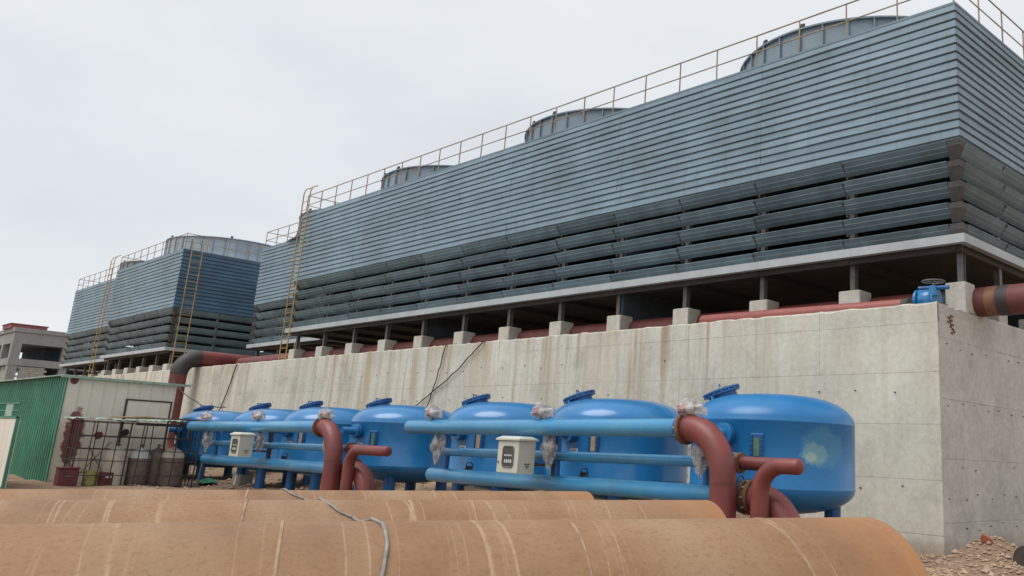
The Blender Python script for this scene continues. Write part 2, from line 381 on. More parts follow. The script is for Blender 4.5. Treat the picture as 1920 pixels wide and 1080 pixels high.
# ------------------------------------------------------------------ mesh helpers
class MB:
    def __init__(s): s.v, s.f = [], []
    def add(s, vs, fs):
        k = len(s.v)
        s.v += [tuple(p) for p in vs]
        s.f += [tuple(i + k for i in f) for f in fs]
        return s
    def box(s, a, b):
        x0, y0, z0 = a; x1, y1, z1 = b
        return s.add([(x0,y0,z0),(x1,y0,z0),(x1,y1,z0),(x0,y1,z0),(x0,y0,z1),(x1,y0,z1),(x1,y1,z1),(x0,y1,z1)],
                     [(0,3,2,1),(4,5,6,7),(0,1,5,4),(1,2,6,5),(2,3,7,6),(3,0,4,7)])
    def bbox(s, a, b, c=0.01):
        """box with chamfered vertical and top edges"""
        x0, y0, z0 = a; x1, y1, z1 = b
        def ring(i, z): return [(x0+i+c,y0+i,z),(x1-i-c,y0+i,z),(x1-i,y0+i+c,z),(x1-i,y1-i-c,z),(x1-i-c,y1-i,z),(x0+i+c,y1-i,z),(x0+i,y1-i-c,z),(x0+i,y0+i+c,z)]
        vs = ring(0, z0) + ring(0, z1 - c) + ring(c, z1)
        fs = [tuple(range(7, -1, -1)), tuple(range(16, 24))]
        for k in (0, 8):
            for i in range(8): fs.append((k+i, k+(i+1) % 8, k+8+(i+1) % 8, k+8+i))
        return s.add(vs, fs)
    def tube(s, pts, r, n=12, cap=True):
        pts = [Vector(p) for p in pts]
        rs = r if isinstance(r, (list, tuple)) else [r] * len(pts)
        up = None
        vs, fs = [], []
        for i, p in enumerate(pts):
            t = (pts[min(i+1, len(pts)-1)] - pts[max(i-1, 0)]).normalized()
            if up is None:
                up = Vector((0,0,1)) if abs(t.z) < 0.9 else Vector((0,1,0))
            a = t.cross(up).normalized()
            up = a.cross(t).normalized()
            for k in range(n):
                q = 2*PI*k/n
                vs.append(p + a*math.cos(q)*rs[i] + up*math.sin(q)*rs[i])
        for i in range(len(pts)-1):
            for k in range(n):
                fs.append((i*n+k, i*n+(k+1) % n, (i+1)*n+(k+1) % n, (i+1)*n+k))
        if cap:
            fs.append(tuple(range(n-1, -1, -1)))
            fs.append(tuple((len(pts)-1)*n+k for k in range(n)))
        return s.add(vs, fs)
    def lathe(s, prof, c=(0,0,0), n=32, axis='Z'):
        """prof = [(radius, height)...] turned about an axis through c"""
        vs, fs = [], []
        for r, h in prof:
            for k in range(n):
                q = 2*PI*k/n
                a, b = r*math.cos(q), r*math.sin(q)
                p = (a, b, h) if axis == 'Z' else ((h, a, b) if axis == 'X' else (a, h, b))
                vs.append((p[0]+c[0], p[1]+c[1], p[2]+c[2]))
        for i in range(len(prof)-1):
            for k in range(n):
                fs.append((i*n+k, i*n+(k+1) % n, (i+1)*n+(k+1) % n, (i+1)*n+k))
        if prof[0][0] > 1e-4: fs.append(tuple(range(n-1, -1, -1)))
        if prof[-1][0] > 1e-4: fs.append(tuple((len(prof)-1)*n+k for k in range(n)))
        return s.add(vs, fs)
    def prism(s, poly, a, b, axis='X'):
        """extrude a polygon (u,v) from a to b along an axis; u,v are the other two axes in order"""
        n = len(poly)
        def P(u, v, t): return (t,u,v) if axis == 'X' else ((u,t,v) if axis == 'Y' else (u,v,t))
        vs = [P(u,v,a) for u,v in poly] + [P(u,v,b) for u,v in poly]
        fs = [tuple(range(n-1,-1,-1)), tuple(range(n, 2*n))] + [(i,(i+1)%n,n+(i+1)%n,n+i) for i in range(n)]
        return s.add(vs, fs)
    def xform(s, m):
        s.v = [tuple(m @ Vector(p)) for p in s.v]
        return s
    def mesh(s, name, smooth=False):
        me = bpy.data.meshes.new(name)
        me.from_pydata(s.v, [], s.f)
        me.validate()
        import bmesh
        bm = bmesh.new(); bm.from_mesh(me)
        bmesh.ops.recalc_face_normals(bm, faces=bm.faces)
        bm.to_mesh(me); bm.free()
        if smooth:
            for p in me.polygons: p.use_smooth = True
            try: me.set_sharp_from_angle(angle=math.radians(38))
            except Exception: pass
        return me
def put(name, me, mat, parent=None, loc=(0,0,0), rot=(0,0,0)):
    o = bpy.data.objects.new(name, me)
    COL.objects.link(o)
    if me is not None and mat is not None and not me.materials:
        me.materials.append(M[mat] if isinstance(mat, str) else mat)
    o.location = loc
    o.rotation_euler = rot
    if parent is not None: o.parent = parent
    return o
def build(name, mb, mat, parent=None, loc=(0,0,0), rot=(0,0,0), smooth=False):
    return put(name, mb.mesh(name, smooth), mat, parent, loc, rot)
def tag(o, label=None, cat=None, group=None, kind=None):
    if label: o['label'] = label
    if cat: o['category'] = cat
    if group: o['group'] = group
    if kind: o['kind'] = kind
    return o
def thing(name, loc, label, cat, group=None, rot=(0,0,0)):
    return tag(put(name, None, None, None, loc, rot), label, cat, group)
def copy_tree(o, parent=None):
    c = o.copy()
    COL.objects.link(c)
    c.parent = parent
    for ch in list(o.children): copy_tree(ch, c)
    return c
def arc(p0, corner, p1, n=10):
    """smooth bend from p0 via corner to p1 (quarter ellipse)"""
    p0, c, p1 = Vector(p0), Vector(corner), Vector(p1)
    o = p0 + p1 - c
    return [o + (c - p1) * math.sin((1 - i/n) * PI/2) * 1.0 + (c - p0) * math.cos((1 - i/n) * PI/2) for i in range(n+1)]

# ------------------------------------------------------------------ ground
def ground_z(x, y):
    def ss(a, b, t):
        t = max(0, min(1, (t-a)/(b-a))); return t*t*(3-2*t)
    bank = ss(13.6, 16.6, y) * ss(-10.2, -13.5, x) * 0.62
    row = ss(11.2, 13.0, y) * ss(-12, -20, x) * 0.12
    wig = 0.05*math.sin(x*1.7+y*0.6)*math.cos(y*1.3-x*0.4) + 0.03*math.sin(x*4.1+1.3)*math.sin(y*3.7)
    near = ss(60, 20, math.hypot(x+15, y-8))
    heap = 0.55*math.exp(-(((x+7.05)/0.62)**2 + ((y-15.9)/0.75)**2)) + 0.22*math.exp(-(((x+6.2)/1.2)**2 + ((y-14.6)/1.2)**2))
    return (bank + row + wig + heap) * near
def make_ground():
    mb = MB()
    xs = [-2000,-900,-400,-200,-130] + [-100+1.0*i for i in range(40)] + [-60+0.5*i for i in range(90)] + [-15+0.2*i for i in range(75)] + [0,1,2,4,8,16,40,100,400,1000,2000]
    ys = [-2000,-900,-300,-100,-40,-15,-8,-4] + [-2+0.5*i for i in range(20)] + [8+0.3*i for i in range(34)] + [18.2,19,21,25,35,60,120,300,900,2000]
    for y in ys:
        for x in xs: mb.v.append((x, y, ground_z(x, y)))
    n = len(xs)
    for j in range(len(ys)-1):
        for i in range(n-1): mb.f.append((j*n+i, j*n+i+1, (j+1)*n+i+1, (j+1)*n+i))
    return tag(build('ground', mb, 'ground', smooth=True), kind='structure')
make_ground()

# ------------------------------------------------------------------ concrete basin wall
WY, WX, WTOP = 17.0, -8.52, 5.09
WL = -98.0
basin = thing('basin_wall', (WX, WY, 0), 'long stained concrete basin wall that carries the cooling towers', 'wall')
def to_local(o, p): return (p[0]-o.location.x, p[1]-o.location.y, p[2]-o.location.z)
def slab_panel(parent, a, b, mat, name='concrete_panel', c=0.006):
    mb = MB().box(a, b)
    o = build(name, mb, mat, parent)
    o.matrix_parent_inverse = Matrix.Translation(-Vector(parent.location))
    return o
core = MB().box((WL, WY+0.02, -0.6), (WX-0.02, WY+0.9, WTOP-0.012)).box((WX-0.9, WY+0.9, -0.6), (WX-0.02, 62, WTOP-0.012))
o = build('wall_core', core, 'concrete', basin); o.matrix_parent_inverse = Matrix.Translation(-Vector(basin.location))
rows = [-0.6, 0.42, 1.47, 2.57, 3.63, 4.66, WTOP]
vj = [WX - 2.92*i for i in range(0, 32)]
vj[-1] = WL
g = 0.0022
rnd = random.Random(3)
def rough_top(mb, z):
    """break the straight top arris of a wall panel"""
    return mb
for j in range(len(rows)-1):
    for i in range(len(vj)-1):
        x1, x0 = vj[i], vj[i+1]
        pr = rnd.uniform(0, 0.006)
        if j == len(rows)-2:
            # uneven top edge, cast against rough boards
            nseg = 14
            mb = MB()
            tops = [WTOP + rnd.uniform(-0.035, 0.012) for _ in range(nseg+1)]
            for s in range(nseg):
                xa = x0+g+(x1-x0-2*g)*s/nseg; xb = x0+g+(x1-x0-2*g)*(s+1)/nseg
                ta, tb = tops[s], tops[s+1]
                ch = 0.02 + 0.02*rnd.random()
                mb.add([(xa,WY-pr,rows[j]+g),(xb,WY-pr,rows[j]+g),(xb,WY-pr,tb-ch),(xa,WY-pr,ta-ch),(xb,WY+ch,tb),(xa,WY+ch,ta),(xb,WY+0.5,tb),(xa,WY+0.5,ta)],
                       [(0,1,2,3),(3,2,4,5),(5,4,6,7)])
            o = build('concrete_panel', mb, 'concrete', basin)
            o.matrix_parent_inverse = Matrix.Translation(-Vector(basin.location))
        else:
            slab_panel(basin, (x0+g, WY-pr, rows[j]+g), (x1-(g if i else -0.0), WY+0.03, rows[j+1]-g), 'concrete')
vy = [WY+0.031] + [WY + 2.92*i for i in range(1, 11)]
rows_s = [-0.6, 0.66, 1.9, 3.1, 4.35, WTOP]
for j in range(len(rows_s)-1):
    for i in range(len(vy)-1):
        pr = rnd.uniform(0, 0.006)
        if j == len(rows_s)-2:
            nseg = 14
            mb = MB()
            tops = [WTOP + rnd.uniform(-0.03, 0.012) for _ in range(nseg+1)]
            for s in range(nseg):
                ya = vy[i]+g+(vy[i+1]-vy[i]-2*g)*s/nseg; yb = vy[i]+g+(vy[i+1]-vy[i]-2*g)*(s+1)/nseg
                ta, tb = tops[s], tops[s+1]
                mb.add([(WX+pr,ya,rows_s[j]+g),(WX+pr,yb,rows_s[j]+g),(WX+pr,yb,tb-.03),(WX+pr,ya,ta-.03),(WX-.03,yb,tb),(WX-.03,ya,ta),(WX-.5,yb,tb),(WX-.5,ya,ta)],
                       [(0,1,2,3),(3,2,4,5),(5,4,6,7)])
            o = build('concrete_panel', mb, 'concrete_side', basin)
            o.matrix_parent_inverse = Matrix.Translation(-Vector(basin.location))
        else:
            slab_panel(basin, (WX-0.03, vy[i]+g, rows_s[j]+g), (WX+pr, vy[i+1]-g, rows_s[j+1]-g), 'concrete_side')
# formwork tie stubs: too small to pick apart, one part
mb = MB()
def stub(mb, p, n, s):
    x, y, z = p
    if n == 'y': mb.box((x-s, y-0.022, z-s*0.6), (x+s*rnd.uniform(0.6,1.6), y+0.01, z+s*0.6))
    else: mb.box((x-0.01, y-s, z-s*0.6), (x+0.022, y+s*rnd.uniform(0.6,1.6), z+s*0.6))
for z in (4.18, 3.22, 2.28, 1.28, 0.62):
    x = WX-0.9
    while x > -70:
        if rnd.random() < 0.72: stub(mb, (x+rnd.uniform(-.12,.12), WY-0.004, z+rnd.uniform(-.06,.06)), 'y', 0.018)
        x -= rnd.choice((0.95, 1.05))
for z in (4.2, 3.0, 1.72, 1.15, 0.55):
    y = WY+0.35
    while y < 30:
        if rnd.random() < 0.9: stub(mb, (WX+0.004, y+rnd.uniform(-.1,.1), z+rnd.uniform(-.07,.07)), 'x', rnd.uniform(.012,.02))
        y += 0.62
o = build('tie_stub', mb, 'bracket', basin); o.matrix_parent_inverse = Matrix.Translation(-Vector(basin.location)); o['kind'] = 'stuff'
# rust blotch where a plate was burned off, near the corner
mb = MB()
for k in range(9):
    yy = 17.62+rnd.uniform(-.10,.10); zz = 4.86-k*0.045
    mb.box((WX+0.004, yy-.05-.06*(k<5), zz-.03), (WX+0.009+0.0007*k, yy+.05, zz+.02))
o = build('rust_mark', mb, 'rust', basin); o.matrix_parent_inverse = Matrix.Translation(-Vector(basin.location))

def pier(x, y, z1, w=0.58, d=0.58, z0=4.6):
    mb = MB().bbox((x-w/2, y-d/2, z0), (x+w/2, y+d/2, z1), 0.018)
    o = build('pier', mb, 'pier', basin)
    o.matrix_parent_inverse = Matrix.Translation(-Vector(basin.location))
    return o

# ------------------------------------------------------------------ cooling towers
PITCH_C = 16
def clad_profile(h):
    # (outward offset, z) of one lapped band, from its top to its bottom, closed towards the inside
    return [(0.012, 0.0), (0.026, -h*0.71), (0.030, -h*0.74), (-0.025, -h*0.81), (-0.03, -h), (-0.075, -h), (-0.075, 0.0)]
_mesh_cache = {}
def band_mesh(prof, length, m0, m1, key, mat, wave=0.0):
    """profile extruded along local X from 0 to length, outward = -Y; mitred ends stretch by the offset"""
    var = random.randrange(5) if wave else 0
    k = (key, round(length, 3), m0, m1, mat, var)
    if k in _mesh_cache: return _mesh_cache[k]
    rv = random.Random(len(key) + var)
    n = len(prof)
    ns = max(1, int(length/0.95)) if wave else 1
    vs, fs = [], [tuple(range(n)), tuple(range((ns+1)*n-1, ns*n-1, -1))]
    for q in range(ns+1):
        t = q/ns
        wz = 0 if q in (0, ns) else rv.uniform(-wave, wave)
        wo = 0 if q in (0, ns) else rv.uniform(-wave, wave)*0.9
        for i, (o, z) in enumerate(prof):
            low = 1.0 if 1 <= i <= 4 else 0.0
            vs.append((length*t + (m1*o if q == ns else 0) - (m0*o if q == 0 else 0), -o - wo*low, z + wz*low))
    for q in range(ns):
        for i in range(n):
            fs.append((q*n+i, (q+1)*n+i, (q+1)*n+(i+1) % n, q*n+(i+1) % n))
    me = MB().add(vs, fs).mesh(key)
    me.materials.append(M[mat])
    _mesh_cache[k] = me
    return me
BLADE = [(0.0, 0.0), (-0.07, -0.082), (-0.063, -0.096), (-0.14, -0.168), (-0.132, -0.182), (-0.225, -0.262), (-0.24, -0.255), (-0.155, -0.158), (-0.085, -0.072), (-0.015, 0.012)]

def tower(label, x1, x0, y0, y1, zg0, zg1, zc, zt, nb, nbd, splits, mats, fan, rail_sides, post_base, group='cooling tower cells on the basin', posts_to=5.0, ends=1, detail=True):
    """x1 right end, x0 left end, y0 front, y1 back (outer cladding plane)"""
    T = thing('cooling_tower', (x1, y0, post_base), label, 'cooling tower', group)
    inv = Matrix.Translation(-Vector(T.location))
    def ch(name, me, mat=None, loc=(0,0,0), rot=(0,0,0), parent=None):
        o = put(name, me, mat, None, loc, rot)
        o.parent = parent or T
        o.matrix_parent_inverse = (parent or T).matrix_basis.inverted() if parent is None else inv
        return o
    cm, cs = mats['front'], mats['side']
    h = (zt - zc) / PITCH_C
    prof = clad_profile(h)
    Lx, Ly = x1-x0, y1-y0
    sides = [('f', (x0, y0), 0, Lx, cm, splits), ('r', (x1, y0), PI/2, Ly, cs, 1), ('b', (x1, y1), PI, Lx, cm, 1), ('l', (x0, y1), -PI/2, Ly, cm, 1)]
    for sname, (sx, sy), rz, ln, mt, sp in sides:
        for r in range(PITCH_C):
            for s in range(sp):
                seg = ln/sp
                me = band_mesh(prof, seg - (0.006 if sp > 1 else 0), 1 if s == 0 else 0, 1 if s == sp-1 else 0, 'cladding_band', mt, 0.009)
                wob = random.uniform(-0.006, 0.006)
                ch('cladding_panel', me, None, (sx + math.cos(rz)*seg*s + math.sin(rz)*wob, sy + math.sin(rz)*seg*s - math.cos(rz)*wob, zt - r*h + random.uniform(-.004, .004)), (random.uniform(-.02, .02), random.uniform(-.0006, .0006), rz))
    # inner lining behind the cladding, roof deck, fill, floor slab
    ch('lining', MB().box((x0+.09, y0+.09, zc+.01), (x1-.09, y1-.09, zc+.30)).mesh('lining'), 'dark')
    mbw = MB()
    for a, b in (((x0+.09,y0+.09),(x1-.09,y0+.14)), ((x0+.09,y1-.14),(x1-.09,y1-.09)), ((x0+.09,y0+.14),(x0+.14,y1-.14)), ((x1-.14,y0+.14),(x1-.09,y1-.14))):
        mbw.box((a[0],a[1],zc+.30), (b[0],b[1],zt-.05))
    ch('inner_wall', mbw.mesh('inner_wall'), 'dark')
    ch('deck', MB().box((x0-.02, y0-.02, zt), (x1+.02, y1+.02, zt+.06)).mesh('deck'), mats['front'])
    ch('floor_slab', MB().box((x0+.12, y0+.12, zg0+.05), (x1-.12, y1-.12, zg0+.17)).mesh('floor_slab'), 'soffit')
    # louvre blades
    bay, bayd = Lx/nb, Ly/nbd
    nl = 5
    lp = (zc - zg1 + 0.02) / (nl - 0.42)
    k = lp/0.45
    bp = [(o*1.0, z*k*1.06) for o, z in BLADE]
    for sname, (sx, sy), rz, ln, n in (('f', (x0, y0), 0, Lx, nb), ('r', (x1, y0), PI/2, Ly, nbd), ('b', (x1, y1), PI, Lx, 1), ('l', (x0, y1), -PI/2, Ly, 1)):
        seg = (ln-0.66)/n
        for r in range(nl):
            for s in range(n):
                me = band_mesh(bp, seg-0.03, 0, 0, 'blade%.3f' % k, mats['louvre'])
                t = 0.33 + seg*s + 0.015
                jit = random.uniform(-0.012, 0.012)
                ch('louvre_blade', me, None, (sx+math.cos(rz)*t, sy+math.sin(rz)*t, zc - 0.005 - r*lp + jit), (random.uniform(-0.05, 0.05), random.uniform(-0.003, 0.003), rz))
            if n > 1 and detail:
                for s in range(n+1):
                    if s in (0, n): continue
                    t = 0.33 + seg*s
                    kk = ('br', round(k,3))
                    if kk not in _mesh_cache:
                        me = MB().prism([(0.0,-0.03),(0.235,-0.262*k),(0.25,-0.33*k),(0.30,-0.33*k),(0.30,-0.18*k),(0.02,0.0)], -0.03, 0.03, 'X').mesh('louvre_bracket')
                        me.materials.append(M['bracket']); _mesh_cache[kk] = me
                    ch('louvre_bracket', _mesh_cache[kk], None, (sx+math.cos(rz)*t, sy+math.sin(rz)*t, zc - 0.005 - r*lp), (0,0,rz))
    # corner boxes of the louvre zone
    for (cx, cy, qx, qy) in ((x1,y0,-1,1), (x0,y0,1,1), (x1,y1,-1,-1)):
        for r in range(nl):
            z = zc - 0.01 - r*lp
            a, d, hh = 0.325, 0.20, lp*0.84
            mb = MB()
            top = [(cx+qx*0.01,cy+qy*0.01,z), (cx+qx*a,cy+qy*0.01,z), (cx+qx*a,cy+qy*a,z), (cx+qx*0.01,cy+qy*a,z)]
            mid = [(cx+qx*0.04,cy+qy*0.04,z-hh*.3), (cx+qx*a,cy+qy*0.04,z-hh*.3), (cx+qx*a,cy+qy*a,z-hh*.3), (cx+qx*0.04,cy+qy*a,z-hh*.3)]
            bot = [(cx+qx*d,cy+qy*d,z-hh), (cx+qx*(a+.02),cy+qy*d,z-hh), (cx+qx*(a+.02),cy+qy*(a+.02),z-hh), (cx+qx*d,cy+qy*(a+.02),z-hh)]
            mb.add(top+mid+bot, [(0,1,2,3),(11,10,9,8)] + [(i+q,(i+1)%4+q,(i+1)%4+4+q,i+4+q) for q in (0,4) for i in range(4)])
            mb.box((min(cx+qx*.06,cx+qx*.10), min(cy+qy*.0,cy+qy*.02), z-hh*.34), (max(cx+qx*.06,cx+qx*.10)+.1, max(cy, cy+qy*.02), z-hh*.28))
            ch('corner_box', mb.mesh('corner_box'), 'bracket')
    # perimeter girder
    gy = 0.05
    for s in range(nb):
        a, b = x0 - (gy if s == 0 else 0) + bay*s + 0.0, x0 + bay*(s+1) + (gy if s == nb-1 else 0)
        a = x0 + bay*s - (gy if s == 0 else 0)
        ch('girder', MB().box((a+.002, y0-gy, zg0), (b-.002, y0+.12, zg1)).mesh('girder'), 'girder')
    for s in range(nbd):
        a, b = y0 + bayd*s + (0.121 if s == 0 else 0), y0 + bayd*(s+1)
        ch('girder', MB().box((x1-.12, a+.002, zg0), (x1+gy, b-.002, zg1)).mesh('girder'), 'girder')
    ch('girder', MB().box((x0, y1-.12, zg0), (x1, y1, zg1)).mesh('girder'), 'girder')
    ch('girder', MB().box((x0-gy, y0+.122, zg0), (x0+.12, y1-.122, zg1)).mesh('girder'), 'girder')
    # under-floor beams
    for s in range(nb+1):
        xb = x0 + .3 + (Lx-.6)*s/nb
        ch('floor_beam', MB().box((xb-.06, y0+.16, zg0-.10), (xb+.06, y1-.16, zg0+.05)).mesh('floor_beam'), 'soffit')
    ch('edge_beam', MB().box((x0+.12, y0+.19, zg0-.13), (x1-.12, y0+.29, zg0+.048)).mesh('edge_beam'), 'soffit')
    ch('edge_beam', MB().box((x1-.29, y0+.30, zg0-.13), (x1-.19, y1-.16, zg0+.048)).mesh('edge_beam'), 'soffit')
    # posts
    kk = ('post', round(zc,2), round(posts_to,2))
    pm = MB().box((-.07,-.07,posts_to), (.07,-.055,zc)).box((-.07,.055,posts_to), (.07,.07,zc)).box((-.012,-.055,posts_to), (.012,.055,zc)).mesh('post')
    pm.materials.append(M['steel'])
    for s in range(nb+1):
        ch('post', pm, None, (x0 + .3 + (Lx-.6)*s/nb, y0+.50, 0))
        ch('post', pm, None, (x0 + .3 + (Lx-.6)*s/nb, y1-.32, 0))
    for s in range(1, nbd):
        ch('post', pm, None, (x1-.3, y0 + .32 + (Ly-.64)*s/nbd, 0), (0,0,PI/2))
    # fan stacks
    for fx, fy, fr, fh, fm in fan:
        st = MB()
        prof_o = [(fr*1.135, 0), (fr*1.10, 0.05), (fr*1.045, 0.22), (fr*1.012, 0.48), (fr, 0.8), (fr, fh-.05), (fr+.09, fh-.05), (fr+.09, fh), (fr-.05, fh), (fr-.05, 0.4), (fr-.05, 0.02)]
        so = ch('fan_stack', st.lathe(prof_o, n=72).mesh('fan_stack', True), fm, (fx, fy, zt+.06))
        nr = 36
        rb = MB()
        po = [(p, q) for p, q in prof_o[:6]]
        poly = [(p, q) for p, q in po] + [(p+.07, q) for p, q in reversed(po)]
        rb.prism(poly, -.022, .022, 'Y')
        # prism along Y uses (u, t, v)
        rme = rb.mesh('stack_rib'); rme.materials.append(M[fm])
        for q in range(nr):
            c = put('rib', rme, None, so, (0,0,0), (0,0,2*PI*q/nr+.05))
        for q in (4.42, 4.78, 5.9):
            lb = MB().box((-.07,-.07,0), (.07,.07,.05)).box((-.03,-.09,.05), (.03,.06,.15)).mesh('rim_lug')
            lb.materials.append(M['black'])
            put('rim_lug', lb, None, so, (fr*math.cos(q), fr*math.sin(q), fh), (0,0,q))
    # guard rail
    H = 1.05
    rl = ch('guard_rail', MB().tube([(x0+.06,y0+.07,zt+H),(x1-.06,y0+.07,zt+H)], .021, 6).mesh('top_rail'), 'rail')
    rl.data.materials[0] = M['rail']
    def sub(name, mb):
        o = put(name, mb.mesh(name), 'rail', rl)
        return o
    sub('mid_rail', MB().tube([(x0+.06,y0+.07,zt+H*.52),(x1-.06,y0+.07,zt+H*.52)], .018, 6))
    rp = MB().tube([(0,0,zt+.05),(0,0,zt+H)], .022, 6).mesh('post'); rp.materials.append(M['rail'])
    npz = max(2, round(Lx/1.50))
    for s in range(npz+1):
        put('post', rp, None, rl, (x0+.06+(Lx-.12)*s/npz, y0+.07+random.uniform(-.012,.012), 0), (random.uniform(-.00,.00), 0, 0))
    if 'r' in rail_sides:
        sub('top_rail', MB().tube([(x1-.06,y0+.07,zt+H),(x1-.06,y1-.07,zt+H)], .021, 6))
        sub('mid_rail', MB().tube([(x1-.06,y0+.07,zt+H*.52),(x1-.06,y1-.07,zt+H*.52)], .018, 6))
        nz = max(2, round(Ly/1.38))
        for s in range(1, nz+1): put('post', rp, None, rl, (x1-.06, y0+.07+(Ly-.14)*s/nz, 0))
    if 'l' in rail_sides:
        sub('top_rail', MB().tube([(x0+.06,y0+.07,zt+H),(x0+.06,y1-.07,zt+H)], .021, 6))
        sub('mid_rail', MB().tube([(x0+.06,y0+.07,zt+H*.52),(x0+.06,y1-.07,zt+H*.52)], .018, 6))
        nz = max(2, round(Ly/1.45))
        for s in range(1, nz+1): put('post', rp, None, rl, (x0+.06, y0+.07+(Ly-.14)*s/nz, 0))
    return T

ZG0, ZG1, ZC, ZT = 6.57, 6.77, 9.02, 12.38
MAIN = dict(front='clad', side='clad', louvre='louvre')
X1, X0, Y0 = -8.40, -42.60, 18.08
cellw = (X1-X0)/3
T1 = tower('longest and nearest grey louvred cooling tower with three fan stacks', X1, X0, Y0, Y0+11.4, ZG0, ZG1, ZC, ZT, 12, 5, 6, MAIN,
      [(X1-cellw*(i+.5), Y0+5.7, 4.2, 1.62, 'stack') for i in range(3)], 'rl', 5.0)
for cxx in (X1-cellw, X1-2*cellw):
    o = build('dark_partition', MB().box((cxx-.05, Y0+.5, WTOP-.5), (cxx+.05, Y0+11.0, ZC)), 'dark', T1); o.matrix_parent_inverse = Matrix.Translation(-Vector(T1.location))
o = build('dark_partition', MB().box((X0+.4, Y0+8.0, WTOP-1.5), (X1-.6, Y0+8.1, ZC)), 'dark', T1); o.matrix_parent_inverse = Matrix.Translation(-Vector(T1.location))  # lengthwise sheet added as a dark backdrop, closing off the far side
for s in range(13):
    px_ = X0 + .3 + (X1-X0-.6)*s/12
    if s == 12: pier(-8.78, Y0+.56, 5.76, 0.48, 0.50)
    else: pier(px_, Y0+.54, 5.81, 0.60, 0.55)
for s in range(1, 5): pier(X1-.42, Y0 + .32 + (11.4-.64)*s/5, 5.5, 0.42, 0.5)

T2 = tower('small cooling tower set back behind the tall yellow ladder between two larger ones', -43.7, -52.7, 20.3, 29.3, ZG0, ZG1, ZC, ZT, 3, 3, 1, MAIN,
      [(-48.2, 24.8, 4.15, 1.62, 'stack')], 'l', 5.0)
for s in range(4): pier(-52.4 + 8.4*s/3, 20.82, 5.75)
MB3 = dict(front='clad', side='clad_blue', louvre='louvre')
T3 = tower('cooling tower with deep blue end face and pale fan stack', -59.35, -72.5, 18.1, 28.5, ZG0-.05, ZG1-.05, ZC+.10, ZT+.42, 5, 4, 1, MB3,
      [(-65.9, 23.3, 4.15, 1.75, 'stack_pale')], 'rl', 5.0)
for s in range(6): pier(-72.2 + 12.55*s/5, 18.62, 5.72, .75, .6)
T4 = tower('farthest cooling tower at the left end of the row', -73.5, -87.2, 19.0, 29.5, ZG0-.05, ZG1-.05, ZC+.10, ZT+.42, 5, 3, 1, MAIN,
      [(-79.4, 24.2, 4.15, 1.75, 'stack')], 'l', 5.0)
for s in range(6): pier(-86.9 + 13.1*s/5, 19.5, 5.7, .75, .6)

# ------------------------------------------------------------------ ladders
def ladder(name, label, base, top_z, width, along, hook=True, lean=(0,0)):
    x, y, z = base
    Ld = thing(name, base, label, 'ladder', 'yellow ladders on the towers')
    ax = Vector((1,0,0)) if along == 'X' else Vector((0,1,0))
    out = Vector((0,-1,0)) if along == 'X' else Vector((1,0,0))
    hgt = top_z - z
    lv = Vector((lean[0], lean[1], 0))
    for s in (-1, 1):
        pts = [ax*(s*width/2), ax*(s*width/2) + Vector((0,0,hgt)) + lv]
        if hook: pts += [ax*(s*width/2) + Vector((0,0,hgt+.25)) + lv - out*.08, ax*(s*width/2) + Vector((0,0,hgt+.38)) + lv - out*.32]
        build('rail', MB().tube(pts, .028, 6), 'yellow', Ld)
    rm = MB().tube([-ax*(width/2), ax*(width/2)], .016, 6).mesh('rung'); rm.materials.append(M['yellow'])
    n = int(hgt/0.42)
    for i in range(n):
        zz = .25 + i*.42
        if zz > hgt: break
        put('rung', rm, None, Ld, tuple(lv*(zz/hgt) + Vector((0,0,zz))))
    for zz in (hgt*.35, hgt*.7):
        for s in (-1, 1):
            build('standoff', MB().tube([ax*(s*width/2)+Vector((0,0,zz)), ax*(s*width/2)+Vector((0,0,zz))-out*.35], .014, 5), 'yellow', Ld)
    return Ld
ladder('yellow_ladder', 'tallest yellow ladder at the left end of the longest tower', (-41.75, 17.72, WTOP), 13.35, 0.70, 'X')
ladder('yellow_ladder', 'yellow ladder up the deep blue end face of a tower', (-58.9, 18.75, WTOP), 13.2, 0.62, 'Y')
ladder('yellow_ladder', 'distant yellow ladder near the left end of the tower row', (-72.9, 17.75, WTOP), 13.6, 0.8, 'X')
ladder('yellow_ladder', 'short yellow ladder under the floor of the longest tower', (-44.2, 19.4, WTOP), 6.35, 0.55, 'X', False)

# ------------------------------------------------------------------ pipes on the basin wall
def pipe_thing(name, label, cat, pts, r, mat, n=24, group=None, base=None):
    base = base or pts[0]
    T = thing(name, base, label, cat, group)
    b = Vector(base)
    o = build('pipe', MB().tube([Vector(p)-b for p in pts], r, n), mat, T, smooth=True)
    return T
def dome_cap(pts, r, end=True):
    """add a short domed end to a list of points/radii"""
    pts = [Vector(p) for p in pts]; rs = [r]*len(pts)
    d = (pts[-1]-pts[-2]).normalized()
    for t in (0.35, 0.65, 0.88, 0.99):
        pts.append(pts[-1] if False else pts[len(rs)-1 if False else -1]); pts.pop()
    e = pts[-1]
    for t in (0.3, 0.6, 0.85, 0.97):
        pts.append(e + d*r*0.55*t); rs.append(r*math.sqrt(max(0.0, 1-t*t)))
    return pts, rs
main = pipe_thing('supply_pipe', 'long dull red pipe lying behind the concrete piers under the towers', 'pipe',
                  [(-6.2, 19.05, 5.38), (-8.4, 19.05, 5.38), (-43.5, 19.05, 5.44), (-50, 19.05, 5.44)], 0.335, 'red_dull')
b = Vector(main.location)
build('dark_band', MB().tube([Vector((-8.02,19.05,5.38))-b, Vector((-7.78,19.05,5.38))-b], 0.343, 24), 'near_black', main, smooth=True)  # near-black ring around the pipe close to its right end
build('dark_band', MB().tube([Vector((-9.1,19.05,5.38))-b, Vector((-9.75,19.05,5.38))-b], 0.343, 24), 'near_black', main, smooth=True)
